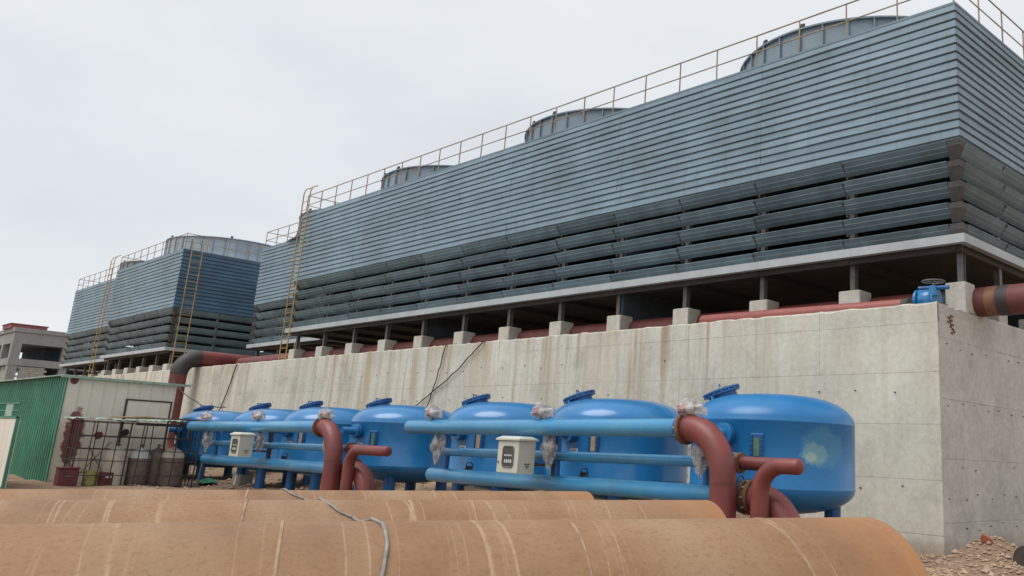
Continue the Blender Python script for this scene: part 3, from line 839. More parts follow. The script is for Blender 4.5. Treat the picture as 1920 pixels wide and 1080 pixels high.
build('primer_band', MB().tube([Vector((-8.28,19.05,5.38))-b, Vector((-8.05,19.05,5.38))-b], 0.337, 24), 'ochre', main, smooth=True)
pts, rs = dome_cap([(-9.55,17.45,5.14), (-12,17.45,5.17), (-15.4,17.45,5.20)], 0.155)
fp = thing('loose_pipe', pts[0], 'thinner red pipe resting along the top edge of the concrete wall', 'pipe')
build('pipe', MB().tube([p-pts[0] for p in pts], rs, 20), 'red_brick', fp, smooth=True)
build('end_collar', MB().tube([(0.0,0,0),(0.14,0,0),(0.17,0,0.0)], [.158,.175,.15], 20), 'near_black', fp, smooth=True)
# blue gear-operated valve
vl = thing('gate_valve', (-9.1, 18.0, WTOP), 'blue gear-operated valve with handwheel beside the corner pier', 'valve')
build('body', MB().lathe([(.0,-.20),(.17,-.20),(.20,-.16),(.235,-.1),(.235,.1),(.20,.16),(.17,.20),(.0,.20)], (-.14,0,.24), 24, 'X'), 'blue', vl, smooth=True)
for fx in (-.36, .06):
    build('flange', MB().lathe([(.0,-.025),(.25,-.025),(.25,.025),(.0,.025)], (fx,0,.24), 24, 'X'), 'blue', vl, smooth=True)
build('bonnet', MB().bbox((-.34,-.16,.36), (.02,.16,.46), .03), 'blue', vl)
build('gear_box', MB().bbox((-.02,-.24,.30), (.17,-.02,.52), .03), 'blue', vl)
build('gear_arm', MB().tube([(-.3,-.1,.50),(.42,-.12,.46)], .05, 8), 'blue_dark', vl)
ring = [(.06+.25*math.cos(2*PI*i/24), -.12+.25*math.sin(2*PI*i/24), .62) for i in range(25)]
hw = build('handwheel', MB().tube(ring, .013, 6, False), 'steel', vl)
for q in range(3):
    a = q*PI/3+.2
    build('spoke', MB().tube([(.06+.25*math.cos(a), -.12+.25*math.sin(a), .62), (.06-.25*math.cos(a), -.12-.25*math.sin(a), .62)], .008, 5), 'steel', hw)
build('stem', MB().tube([(.06,-.12,.4),(.06,-.12,.63)], .02, 6), 'steel', vl)

# tall red pipe with black elbow at the left
ex, ey, ez = -50.25, 16.15, 5.55
T = thing('riser_pipe', (ex, ey, 0.1), 'dull red riser with black elbow bending over the concrete wall behind the shed', 'pipe')
build('riser', MB().tube([(0,0,-.3),(0,0,4.55)], .40, 24), 'red_dull', T, smooth=True)
build('elbow', MB().tube(arc((0,0,4.55), (0,0,5.45), (0,.9,5.45), 12), .415, 24), 'near_black', T, smooth=True)
build('branch', MB().tube([(0,.9,5.45),(0,6.5,5.45)], .40, 24), 'red', T, smooth=True)
build('foot_elbow', MB().tube(arc((.0,.0,1.3), (.0,0,.35), (.9,-.2,.35), 10), .43, 24), 'red_dull', T, smooth=True)

# ------------------------------------------------------------------ filter tanks
TR, TY, TXS = 1.5, 13.49, [-10.11 + d for d in (0, -4.10, -8.01, -12.78, -17.02, -20.88, -26.1)]
def tank_z(x): return -0.0113*(-10.11-x)
tank_labels = [
    'nearest blue filter tank, worn pale patch on its right side, by the concrete wall corner',
    'second blue filter tank from the right, behind the upper header pipe',
    'third blue filter tank from the right, behind the ivory control cabinet with big window',
    'blue filter tank standing between the two sets of header pipes',
    'fifth blue filter tank from the right, behind the left header pipes',
    'sixth blue filter tank from the right, second from the left end',
    'leftmost blue filter tank, partly hidden by the rebar cage']
bolt_me = MB().tube([(0,0,-.035),(0,0,.045)], .018, 6).mesh('bolt'); bolt_me.materials.append(M['chrome'])
bolt_blue = MB().tube([(0,0,-.035),(0,0,.03)], .017, 6).mesh('bolt'); bolt_blue.materials.append(M['blue_dark'])
def make_tank(k):
    x = TXS[k]; dz = tank_z(x)
    T = thing('filter_tank', (x, TY, 0), tank_labels[k], 'tank', 'blue filter tanks in front of the basin wall')
    zs, zb = 2.40+dz, 1.24+dz       # upper and lower weld seams
    prof = []
    for i in range(0, 11):          # lower head
        a = PI/2*(1-i/10)
        prof.append((TR*math.cos(a)**0.75 if i else 0.001, zb - 0.44*math.sin(a)**1.1))
    prof += [(TR, zb+.002), (TR+.006, zb+.012), (TR+.006, zb+.03), (TR, zb+.04), (TR, zs-.04), (TR+.006, zs-.03), (TR+.006, zs-.012), (TR, zs)]
    for i in range(1, 13):
        a = PI/2*i/12
        prof.append((max(.001, TR*math.cos(a)**0.62), zs + 0.50*math.sin(a)**1.15))
    build('shell', MB().lathe(prof, n=64), 'tank_worn' if k == 0 else 'blue', T, smooth=True)
    # manhole on the left shoulder of the dome
    nrm = Vector((-0.30, -0.24, 1)).normalized()
    q = nrm.to_track_quat('Z', 'Y').to_matrix().to_4x4()
    m0 = Matrix.Translation(Vector((-.80, -.40, zs+.29))) @ q
    mh = build('manhole', MB().lathe([(.27,-.25),(.27,.22),(.36,.22),(.36,.255),(.0,.255)], n=32).xform(m0), 'blue_dark', T, smooth=True)
    build('cover', MB().lathe([(.365,.268),(.365,.30),(.22,.325),(.0,.335)], n=32).xform(m0), 'blue_dark', mh, smooth=True)
    for i in range(14):
        a = 2*PI*i/14
        p = m0 @ Vector((.325*math.cos(a), .325*math.sin(a), .285))
        put('bolt', bolt_me, None, mh, p, q.to_euler())
    hd = [m0 @ Vector(p) for p in ((-.15,0,.33),(-.15,0,.40),(.15,0,.40),(.15,0,.33))]
    build('handle', MB().tube(hd, .014, 6), 'blue_dark', mh)
    build('gusset', MB().prism([(.26,-.02),(.46,-.06),(.36,.22),(.26,.22)], -.02, .02, 'Y').xform(m0 @ Matrix.Rotation(-.6,4,'Z')), 'blue', mh)
    # legs
    for a in (PI/4, 3*PI/4, 5*PI/4, 7*PI/4):
        lx, ly = 1.12*math.cos(a), 1.12*math.sin(a)
        build('leg', MB().tube([(lx,ly,-.35),(lx,ly,zb-.12)], .15, 12).box((lx-.24,ly-.24,-.02),(lx+.24,ly+.24,.03)), 'blue_dark', T, smooth=True)
    # sight glass, name plate
    def on_shell(ang, z, out=0.0): return Vector(((TR+out)*math.cos(ang), (TR+out)*math.sin(ang), z))
    ga = math.radians(-63)
    gm = Matrix.Translation(on_shell(ga, 1.93+dz, .012)) @ Matrix.Rotation(ga, 4, 'Z')
    sg = build('sight_glass', MB().bbox((-.03,-.115,-.22), (.035,.115,.22), .012).xform(gm), 'blue_dark', T)
    build('glass', MB().box((.036,-.05,-.15), (.046,.05,.15)).xform(gm), 'glass_green' if k in (0,3) else 'glass_tan', sg)
    for s in (-1, 1):
        for i in range(6): put('bolt', bolt_blue, None, sg, gm @ Vector((.035, s*.085, -.185+.074*i)), (gm @ Matrix.Rotation(PI/2,4,'Y')).to_euler())
    pa = math.radians(-80)
    pm = Matrix.Translation(on_shell(pa, 1.79+dz, .004)) @ Matrix.Rotation(pa, 4, 'Z')
    npz = build('name_plate', MB().box((0,-.10,-.035), (.006,.10,.035)).xform(pm), 'white', T)
    build('printed_line', MB().box((.0065,-.075,-.012), (.0075,.06,.004)).xform(pm), 'steel', npz)
    # inlet nozzle with flange, drain valve under it
    nz = build('nozzle', MB().lathe([(.10,-2.0),(.10,-1.30)], (.18,0,2.12+dz), 16, 'Y'), 'blue', T, smooth=True)
    build('nozzle_flange', MB().lathe([(.0,-1.60),(.19,-1.60),(.19,-1.545),(.0,-1.545)], (.18,0,2.12+dz), 24, 'Y'), 'blue_dark', nz, smooth=True)
    build('nozzle_flange', MB().lathe([(.0,-1.67),(.19,-1.67),(.19,-1.615),(.0,-1.615)], (.18,0,2.12+dz), 24, 'Y'), 'blue', nz, smooth=True)
    for i in range(8):
        a = 2*PI*i/8+.2
        put('bolt', bolt_me, None, nz, (.18+.155*math.cos(a), -1.61, 2.12+dz+.155*math.sin(a)), (PI/2,0,0))
    build('outlet_nozzle', MB().lathe([(.09,-2.1),(.09,-1.2)], (.18,0,1.18+dz), 16, 'Y'), 'blue_dark', T, smooth=True)
    return T
for k in range(7): make_tank(k)

# ------------------------------------------------------------------ header pipes, red take-offs, wrapped valves, cabinets
def bag_mesh(seed, sx, sy, sz, tail):
    r = random.Random(seed)
    mb = MB()
    nu, nv = 22, 14
    ph = [r.uniform(0, 6.28) for _ in range(8)]
    for j in range(nv+1):
        t = PI*j/nv
        for i in range(nu):
            a = 2*PI*i/nu
            d = 1 + .16*math.sin(3*a+ph[0]+2*t) + .13*math.sin(5*a+ph[1]-3*t) + .10*math.sin(7*t+ph[2]+2*a) + r.uniform(-.035,.035)
            x, y, z = math.sin(t)*math.cos(a)*d, math.sin(t)*math.sin(a)*d, math.cos(t)*d
            if z < 0 and tail: z *= 1 + tail*(1-math.hypot(x,y)*.6); x *= 1-.25*min(1,-z*.5); y *= 1-.25*min(1,-z*.5)
            mb.v.append((x*sx, y*sy, z*sz))
    for j in range(nv):
        for i in range(nu):
            mb.f.append((j*nu+i, j*nu+(i+1) % nu, (j+1)*nu+(i+1) % nu, (j+1)*nu+i))
    return mb
def wrapped_valve(p, seed, size, label, red, tail=0.0):
    T = thing('wrapped_valve', p, label, 'valve', 'plastic-wrapped valves on the header pipes')
    sx, sy, sz = size
    if red:
        build('actuator', MB().lathe([(.0,-.10),(.07,-.10),(.085,-.05),(.085,.05),(.07,.10),(.0,.10)], (-sx*.45,0,0), 14, 'X'), 'red_bright', T, smooth=True)
        build('body', MB().lathe([(.0,-.09),(.08,-.09),(.08,.09),(.0,.09)], (sx*.25,0,-.01), 14, 'X'), 'white', T, smooth=True)
        build('stem', MB().tube([(0,0,-sz-.14),(0,0,0)], .035, 8), 'blue_dark', T)
    else:
        build('body', MB().lathe([(.0,-.10),(.085,-.10),(.085,.10),(.0,.10)], (0,0,-.02), 14, 'Z'), 'steel', T, smooth=True)
        build('stem', MB().tube([(0,0,0),(0,0,sz+.16)], .03, 8), 'blue_dark', T)
    build('plastic_bag', bag_mesh(seed, sx, sy, sz, tail), 'bag', T, smooth=True)
    # loose twisted tail of film
    if red:
        build('film_tail', MB().prism([(sx*.7,-.06),(sx*1.5,-.10),(sx*1.45,.03),(sx*.7,.05)], -.004, .004, 'Y'), 'bag', T)
    return T
WN = ['right', 'left']
def group_pipes(dx, dz, side, length, cabx, arm):
    gname = 'blue header pipes in front of the tanks'
    xr = -9.95+dx
    # upper header
    z = 2.17+dz
    s = -0.0095
    up = [(xr-length, 10.9, z+s*length), (xr, 10.9, z)]
    pts, rs = dome_cap([up[1], up[0]], .155)
    T = thing('header_pipe', up[1], 'thick upper pale blue header pipe of the %s set' % side, 'pipe', gname)
    build('pipe', MB().tube([p-Vector(up[1]) for p in pts], rs, 24), 'blue_pale', T, smooth=True)
    build('flange', MB().lathe([(.0,-.06),(.24,-.06),(.24,-.005),(.0,-.005)], (0,0,0), 24, 'X'), 'blue_dark', T, smooth=True)
    # middle header
    zm = 1.66+dz
    pts, rs = dome_cap([(-8.75+dx, 11.33, zm), (xr-length+.55, 11.33, zm+s*(length-.5))], .092)
    T = thing('header_pipe', pts[0], 'thin middle blue header pipe of the %s set' % side, 'pipe', gname)
    build('pipe', MB().tube([p-pts[0] for p in pts], rs, 20), 'blue_pale', T, smooth=True)
    # lower header
    zl = 1.15+dz
    pts, rs = dome_cap([(-9.02+dx, 11.35, zl), (xr-length+.35, 11.35, zl+s*(length-.5))], .15)
    T = thing('header_pipe', pts[0], 'thick lower blue header pipe of the %s set' % side, 'pipe', gname)
    build('pipe', MB().tube([p-pts[0] for p in pts], rs, 24), 'blue_pale', T, smooth=True)
    build('flange', MB().lathe([(.0,-.07),(.25,-.07),(.25,-.005),(.0,-.005)], (0,0,0), 24, 'X'), 'blue_dark', T, smooth=True)
    # big red elbow going down from the upper header
    b0 = Vector((xr+.005, 10.9, z))
    T = thing('red_elbow_pipe', (xr+.85, 10.9, 0), 'large red elbow pipe turning down from the %s upper header' % side, 'pipe', 'red take-off pipes')
    lb = Vector(T.location)
    fl = build('flange', MB().lathe([(.0,0),(.265,0),(.265,.06),(.0,.06)], b0-lb, 28, 'X'), 'rust', T, smooth=True)
    for i in range(12):
        a = 2*PI*i/12
        put('bolt', bolt_me, None, fl, (b0-lb)+Vector((-.02, .225*math.cos(a), .225*math.sin(a))), (0,PI/2,0))
    pth = [b0-lb+Vector((.03,0,0))] + arc(b0-lb+Vector((.12,0,0)), (0,0,z), (0,0,z-.80), 14) + [(0,0,-.35)]
    build('pipe', MB().tube(pth, .212, 28), 'red', T, smooth=True)
    build('weld_ring', MB().tube([(0,0,z-.83),(0,0,z-.815)], .217, 28), 'red_dull', T, smooth=True)
    build('weld_ring', MB().tube([b0-lb+Vector((.115,0,0)), b0-lb+Vector((.128,0,0))], .217, 28), 'red_dull', T, smooth=True)
    ms = Matrix.Translation(Vector((0,0,z-1.15))) @ Matrix.Rotation(.55, 4, 'Y')
    build('weld_ring', MB().lathe([(.210,-.004),(.2165,-.003),(.2165,.003),(.210,.004)], (0,0,z-1.62), 28), 'red_dull', T, smooth=True)
    # small red stub with cap and its downpipe
    T = thing('red_stub_pipe', (-9.08+dx, 11.33, zm), 'thin level red pipe joining the %s middle header' % side, 'pipe', 'red take-off pipes')
    build('pipe', MB().tube([(0,0,0),(.72,0,0)], .105, 20), 'red', T, smooth=True)
    build('flange', MB().lathe([(.0,-.05),(.16,-.05),(.16,.0),(.0,.0)], (0,0,0), 20, 'X'), 'rust', T, smooth=True)
    T = thing('red_drop_pipe', (-8.46+dx, 11.0, 0), 'narrow red pipe with capped level arm and downward bend, %s set' % side, 'pipe', 'red take-off pipes')
    pts, rs = dome_cap([(.42,0,zm-.01), (arm,0,zm-.01)], .118)
    ar = arc((.42,0,zm-.01), (0,0,zm-.01), (0,0,zm-.42), 12)
    pth = [(0,0,-.35)] + list(reversed(ar))[0:-1] + pts
    build('pipe', MB().tube(pth, [.142]*2+[.142-.002*i for i in range(len(ar)-2)]+rs, 22), 'red', T, smooth=True)
    # low red elbow
    b1 = Vector((-9.0+dx, 11.35, zl))
    T = thing('red_elbow_pipe', (-8.1+dx, 11.35, 0), 'low red elbow pipe leaving the %s lower header' % side, 'pipe', 'red take-off pipes')
    lb = Vector(T.location)
    fl = build('flange', MB().lathe([(.0,0),(.27,0),(.27,.06),(.235,.06),(.235,.13),(.27,.13),(.27,.19),(.0,.19)], b1-lb, 28, 'X'), 'rust', T, smooth=True)
    pth = [b1-lb+Vector((.15,0,0))] + arc(b1-lb+Vector((.2,0,0)), (0,0,zl), (0,0,zl-.72), 12) + [(0,0,-.35)]
    build('pipe', MB().tube(pth, .225, 28), 'red', T, smooth=True)
    build('weld_ring', MB().tube([(0,0,zl-.735),(0,0,zl-.72)], .23, 28), 'red_dull', T, smooth=True)
    build('weld_ring', MB().tube([b1-lb+Vector((.205,0,0)), b1-lb+Vector((.22,0,0))], .23, 28), 'red_dull', T, smooth=True)
    for i in range(10):
        a = 2*PI*i/10
        put('bolt', bolt_me, None, fl, (b1-lb)+Vector((.10, .25*math.cos(a), .25*math.sin(a))), (0,PI/2,0))
    # wrapped valves: one above and one below the upper header for each tank
    where = ['beside the big red elbow', 'on the middle of the header', 'near the free end of the header']
    for i, vx in enumerate((-9.88, -13.70, -17.50)):
        if side == 'left' : vx = (-9.88, -14.05, -18.0)[i]
        dzz = s*(-9.95-vx)
        wrapped_valve((vx+dx, 10.92, 2.47+dz+dzz), 11+i+40*(dx < -1), (.235+.03*(i==0), .17, .145), 'bagged red valve actuator on the %s upper header, %s' % (side, where[i]), True)
        wrapped_valve((vx+.22+dx, 10.98, 1.80+dz+dzz), 31+i+40*(dx < -1), (.17, .13, .22), 'bagged valve hanging below the %s upper header, %s' % (side, where[i]), False, .5)
        # drop pipes tying the three headers together behind the valves
        T = thing('link_pipe', (vx+.05+dx, 11.35, 1.1+dz+dzz), 'blue link pipe in the %s header set, %s' % (side, where[i]), 'pipe', 'blue link pipes')
        zu = 2.12+dz+dzz
        build('pipe', MB().tube([(0,-.40,zu-T.location.z)] + arc((0,-.2,zu-T.location.z), (0,0,zu-T.location.z), (0,0,zu-T.location.z-.2), 8) + [(0,0,.0)], .06, 14), 'blue_dark', T, smooth=True)
        # small hand valve on the tank outlet
        T = thing('hand_valve', (vx+.52+dx, 11.62, 1.27+dz+dzz), 'small dark hand valve by the %s lower header, %s' % (side, where[i]), 'valve', 'small dark hand valves')
        build('body', MB().lathe([(.0,-.12),(.05,-.12),(.05,.12),(.0,.12)], (0,0,0), 12, 'X').box((-.04,-.05,0),(.04,.05,.10)), 'black', T, smooth=True)
        rg = [(.0+.03, .085*math.cos(2*PI*q/14), .10+.085*math.sin(2*PI*q/14)) for q in range(15)]
        build('wheel', MB().tube(rg, .012, 6, False).tube([(.03,-.085,.10),(.03,.085,.10)], .008, 5), 'black', T)
    # control cabinet
    T = thing('control_cabinet', (cabx, 10.45, .9+dz), 'ivory control cabinet with window, mounted before the %s header pipes' % side, 'cabinet', 'control cabinets')
    k = 1.0
    zb = .37
    build('body', MB().box((-.33,0,zb), (.33,.36,zb+.60)), 'cabinet', T)
    build('door', MB().bbox((-.32,-.025,zb+.012), (.32,-.002,zb+.585), .004), 'cabinet', T)
    build('roof', MB().add([(-.37,-.06,zb+.60),(.37,-.06,zb+.60),(.37,.40,zb+.60),(-.37,.40,zb+.60),(-.37,-.06,zb+.63),(.37,-.06,zb+.63),(.37,.40,zb+.63),(-.37,.40,zb+.63),(-.28,.03,zb+.68),(.28,.03,zb+.68),(.28,.31,zb+.68),(-.28,.31,zb+.68)],
          [(0,3,2,1),(0,1,5,4),(1,2,6,5),(2,3,7,6),(3,0,4,7),(4,5,9,8),(5,6,10,9),(6,7,11,10),(7,4,8,11),(8,9,10,11)]), 'cabinet', T)
    wm = MB()
    ww, wh, rr = .165, .19, .06
    poly = []
    for cxq, czq, a0 in ((ww-rr, wh-rr, 0), (-ww+rr, wh-rr, PI/2), (-ww+rr, -wh+rr, PI), (ww-rr, -wh+rr, 3*PI/2)):
        for i in range(5): poly.append((cxq+rr*math.cos(a0+i*PI/8)+.02, zb+.30+czq+rr*math.sin(a0+i*PI/8)))
    w = build('window', wm.prism(poly, -.034, -.026, 'Y'), 'window', T)
    build('window_frame', MB().tube([(p[0],-.034,p[1]) for p in poly]+[(poly[0][0],-.034,poly[0][1])], .012, 6, False), 'steel', w)
    for i in range(4):
        for j in range(2): build('meter', MB().box((-.085+.06*i, -.037, zb+.19+.12*j), (-.045+.06*i, -.0345, zb+.25+.09*j)), 'white' if (i+j) % 2 else 'cabinet', w)
    build('lock', MB().lathe([(.0,-.05),(.018,-.05),(.018,-.02),(.0,-.02)], (-.27,0,zb+.2), 10, 'Y'), 'steel', T)
    for j in range(3): build('printed_line', MB().box((.3305,.12+.02*j,zb+.17-.035*j), (.3325,.26-.02*j,zb+.187-.035*j)), 'black', T)
    build('mounting_post', MB().box((.26,.83,.22), (.34,.90,zb+.95)).box((.27,.36,zb+.15),(.32,.83,zb+.2)).box((-.25,.36,zb+.15),(-.2,.87,zb+.2)), 'rebar', T)
    return
group_pipes(0, 0, 'right', 8.40, -14.0, .70)
group_pipes(-12.70, -.13, 'left', 9.15, -26.85, 1.75)

# ------------------------------------------------------------------ big pipes in the foreground
AZ, TILT = math.radians(25), math.radians(1.25)
PD = Vector((math.sin(AZ), math.cos(AZ), math.tan(TILT))).normalized()      # pipe axis, away from the camera
PW = Vector((0,0,1)).cross(PD).normalized()                                 # level, away from the camera side
PU = PD.cross(PW)
PROT = Matrix((PD, PW, PU)).transposed().to_euler()
def big_pipe(end, r, ln, label, rings):
    T = thing('coated_steel_pipe', end, label, 'pipe', 'big tan pipes on the ground', PROT)
    n = 112
    xs = [-ln + ln*i/60 for i in range(61)]
    prof = [(r, x) for x in xs[:-1]] + [(r, -.012), (r-.004, 0.0), (r-.018, .0), (r-.018, -.6), (r-.018, -ln)]
    build('shell', MB().lathe(prof, n=n, axis='X'), 'bigpipe', T, smooth=True)
    for x, w, h in rings:
        build('weld_ring', MB().lathe([(r-.002,x-w),(r+h*.8,x-w*.6),(r+h,x),(r+h*.8,x+w*.6),(r-.002,x+w)], n=n, axis='X'), 'weld', T, smooth=True)
    return T
BP = [((-2.94, 4.95, .73), .70, 13.0), ((-5.45, 6.35, .68), .68, 17.0), ((-8.14, 7.28, .60), .68, 21.0)]
big_pipe(*BP[0], 'nearest and largest-looking tan rusty pipe across the foreground', [(-.742,.006,.003),(-1.906,.008,.005),(-3.285,.010,.006),(-5.6,.010,.006),(-8.2,.010,.006)])
big_pipe(*BP[1], 'middle of the three tan rusty pipes in the foreground', [(-.741,.008,.003),(-2.143,.010,.006),(-3.795,.012,.007),(-7.6,.012,.007)])
big_pipe(*BP[2], 'farthest of the three tan pipes, in front of the tanks', [(-1.78,.010,.006),(-3.64,.012,.007),(-7.6,.012,.007)])
# rope lying across the three pipes
rope_nodes = [(0,-2.98,0),(0,-2.92,22),(0,-2.86,44),(0,-2.842,54),(0,-2.832,64),(0,-2.845,80),(0,-2.88,94),(1,-3.05,57),(1,-3.133,62),(1,-3.21,72),(1,-3.285,93),(2,-3.09,62),(2,-3.15,66),(2,-3.229,73),(2,-3.314,93),(2,-3.4,125)]
rp = []
for k, sv, av in rope_nodes:
    c, rr0 = Vector(BP[k][0]), BP[k][1]
    q = math.radians(av)
    rp.append(c + PD*sv + (rr0+.011)*(-PW*math.cos(q) + PU*math.sin(q)))
rs_ = []
for i in range(len(rp)-1):
    p0, p1, p2, p3 = rp[max(i-1,0)], rp[i], rp[i+1], rp[min(i+2,len(rp)-1)]
    for q in range(6):
        t = q/6
        if (p2-p1).length > .8: rs_.append(p1.lerp(p2, t) - Vector((0,0,.02*math.sin(PI*t))))
        else: rs_.append(0.5*((2*p1)+(p2-p0)*t+(2*p0-5*p1+4*p2-p3)*t*t+(3*p1-p0-3*p2+p3)*t*t*t) if max((p1-p0).length,(p3-p2).length) < .8 else p1.lerp(p2, t))
rp = rs_ + [rp[-1]]
rpT = thing('rope', rp[0], 'grey rope lying across the three foreground pipes', 'rope')
build('strand', MB().tube([p-rp[0] for p in rp], .008, 8), 'rope', rpT, smooth=True)

# ------------------------------------------------------------------ shed at the left
SX, SY0, SY1, SZ = -34.6, 7.83, 11.15, 3.36
shed = thing('shed', (SX, SY0, 0), 'sheet metal shed with green side and cream red-smeared front', 'shed')
inv = Matrix.Translation(-Vector(shed.location))
def sch(name, mb, mat, parent=None):
    o = build(name, mb, mat, shed if parent is None else parent)
    if parent is None: o.matrix_parent_inverse = inv
    return o
sch('frame', MB().box((SX-11.5, SY0+.03, -.2), (SX-.03, SY1-.02, SZ-.03)), 'dark')
y = SY0
i = 0
while y < SY1-.02:
    y1 = min(y+.36, SY1)
    pr = [(SX-.02,y+.002),(SX+.005,y+.002),(SX+.03,y+.012),(SX+.03,y+.028),(SX+.005,y+.045),(SX+.005,y1-.002),(SX-.02,y1-.002)]
    sch('cladding_sheet', MB().prism(pr, -.2, SZ-.005, 'Z'), 'cream')
    y = y1
x = SX
while x > SX-11.4:
    x0 = x-.30
    pr = [(x-.002,SY0+.02),(x-.002,SY0),(x-.05,SY0-.0),(x-.065,SY0-.028),(x-.09,SY0-.028),(x-.105,SY0),(x0+.002,SY0),(x0+.002,SY0+.02)]
    sch('side_sheet', MB().prism(pr, -.2, SZ-.005, 'Z'), 'green')
    x = x0
sch('corner_trim', MB().box((SX-.05, SY0-.035, -.2), (SX+.04, SY0-.003, SZ-.01)), 'green')
mb = MB()
yy = SY0-.15
xs_ = [SX-11.7 + .1*i for i in range(119)]
for i, xx in enumerate(xs_):
    zz = SZ+.03+.022*(i % 3 == 0)
    mb.v += [(xx, SY0-.18, zz), (xx, SY1+.35, zz-.03), (xx, SY0-.18, zz-.02), (xx, SY1+.35, zz-.05)]
for i in range(len(xs_)-1):
    a = 4*i
    mb.f += [(a,a+1,a+5,a+4), (a+2,a+6,a+7,a+3), (a,a+4,a+6,a+2), (a+1,a+3,a+7,a+5)]
sch('roof', mb, 'pale_green')
sch('eaves_trim', MB().box((SX+.04, SY0-.2, SZ-.045), (SX+.17, SY1+.4, SZ+.035)), 'pale_green')
# door outline on the front
dr = sch('door', MB().box((SX+.032, 9.68, 0), (SX+.05, 11.02, 2.72)), 'cream')
for a, b in (((SX+.03,9.62,0),(SX+.07,9.68,2.77)), ((SX+.03,11.02,0),(SX+.07,11.07,2.77)), ((SX+.03,9.62,2.72),(SX+.074,11.07,2.77))):
    sch('door_frame', MB().box(a, b), 'rebar')
for q in range(3):
    yq = 9.68+.335*(q+1)
    sch('door_rib', MB().prism([(SX+.05,yq-.02),(SX+.07,yq-.008),(SX+.07,yq+.008),(SX+.05,yq+.02)], 0, 2.71, 'Z'), 'cream')
sch('vent_hole', MB().lathe([(.0,.0),(.10,.0),(.115,.03),(.0,.03)], (SX+.05,9.78,1.66), 16, 'X'), 'black')

# ------------------------------------------------------------------ rebar cage with cylinders
CX0, CX1, CY0, CY1, CZT = -33.75, -32.55, 7.95, 11.45, 1.98
cage = thing('rebar_cage', (CX1, CY0, 0), 'rusty rebar cage with warped sheet roof around the gas cylinders', 'cage')
inv = Matrix.Translation(-Vector(cage.location))
def cch(name, mb, mat):
    o = build(name, mb, mat, cage); o.matrix_parent_inverse = inv; return o
rr_ = random.Random(5)
ny = 11
for i in range(ny):
    yv = CY0+(CY1-CY0)*i/(ny-1)
    j = rr_.uniform(-.05,.05)
    cch('rebar', MB().tube([(CX1,yv,-.1),(CX1+j*.2,yv+j,CZT)], .016 if i not in (0,4,ny-1) else .026, 6), 'rebar')
    if i % 2 == 0: cch('rebar', MB().tube([(CX0,yv+.1,-.1),(CX0,yv+.1-j,CZT)], .016, 6), 'rebar')
for zz in (.35, .78, 1.12, 1.52, 1.94):
    cch('rebar', MB().tube([(CX1+.012,CY0-.03,zz+rr_.uniform(-.03,.03)),(CX1+.012,CY1+.03,zz+rr_.uniform(-.03,.03))], .014, 6), 'rebar')
    cch('rebar', MB().tube([(CX0,CY0,zz),(CX0,CY1,zz)], .014, 6), 'rebar')
    cch('rebar', MB().tube([(CX0,CY0,zz),(CX1,CY0,zz)], .014, 6), 'rebar')
    cch('rebar', MB().tube([(CX0,CY1,zz),(CX1,CY1,zz)], .014, 6), 'rebar')
for i in range(3):
    xv = CX0 + .3*(i+1)
    cch('rebar', MB().tube([(xv,CY0,-.1),(xv,CY0,CZT)], .014, 6), 'rebar')
    cch('rebar', MB().tube([(xv,CY1,-.1),(xv,CY1,CZT)], .014, 6), 'rebar')
cch('brace', MB().tube([(CX1-.3,8.2,.3),(CX1-.3,8.95,1.35)], .012, 6), 'rebar')
cch('brace', MB().tube([(CX1-.3,8.95,.3),(CX1-.3,8.35,1.2)], .012, 6), 'rebar')
cch('end_post', MB().tube([(CX1,CY1+.18,-.1),(CX1,CY1+.30,CZT)], .035, 8), 'steel')
def warped(x0, x1, y0, y1, z, seed):
    r = random.Random(seed); mb = MB()
    nx, nn = 6, 22
    for i in range(nn+1):
        for j in range(nx+1):
            yq = y0+(y1-y0)*i/nn; xq = x0+(x1-x0)*j/nx
            zq = z + r.uniform(-.02,.02) + .03*math.sin(yq*2.3+seed) + r.uniform(-.01,.01) - .02*j/nx
            mb.v.append((xq, yq, zq))
    m = len(mb.v)
    mb.v += [(a,b,c-.006) for a,b,c in mb.v]
    for i in range(nn):
        for j in range(nx):
            a = i*(nx+1)+j
            q = (a, a+1, a+nx+2, a+nx+1)
            mb.f.append(q); mb.f.append(tuple(t+m for t in reversed(q)))
    for i in range(nn):
        for j in (0, nx):
            a = i*(nx+1)+j; mb.f.append((a, a+nx+1, a+nx+1+m, a+m))
    return mb
cch('roof_sheet', warped(CX0-.15, CX1+.12, CY0-.35, 9.6, 2.05, 1), 'pale_green')
cch('roof_sheet', warped(CX0-.1, CX1+.18, 9.3, 11.0, 2.09, 2), 'pale_green')
cch('roof_sheet', warped(CX0-.1, CX1+.10, 10.7, 11.95, 2.06, 3), 'board')

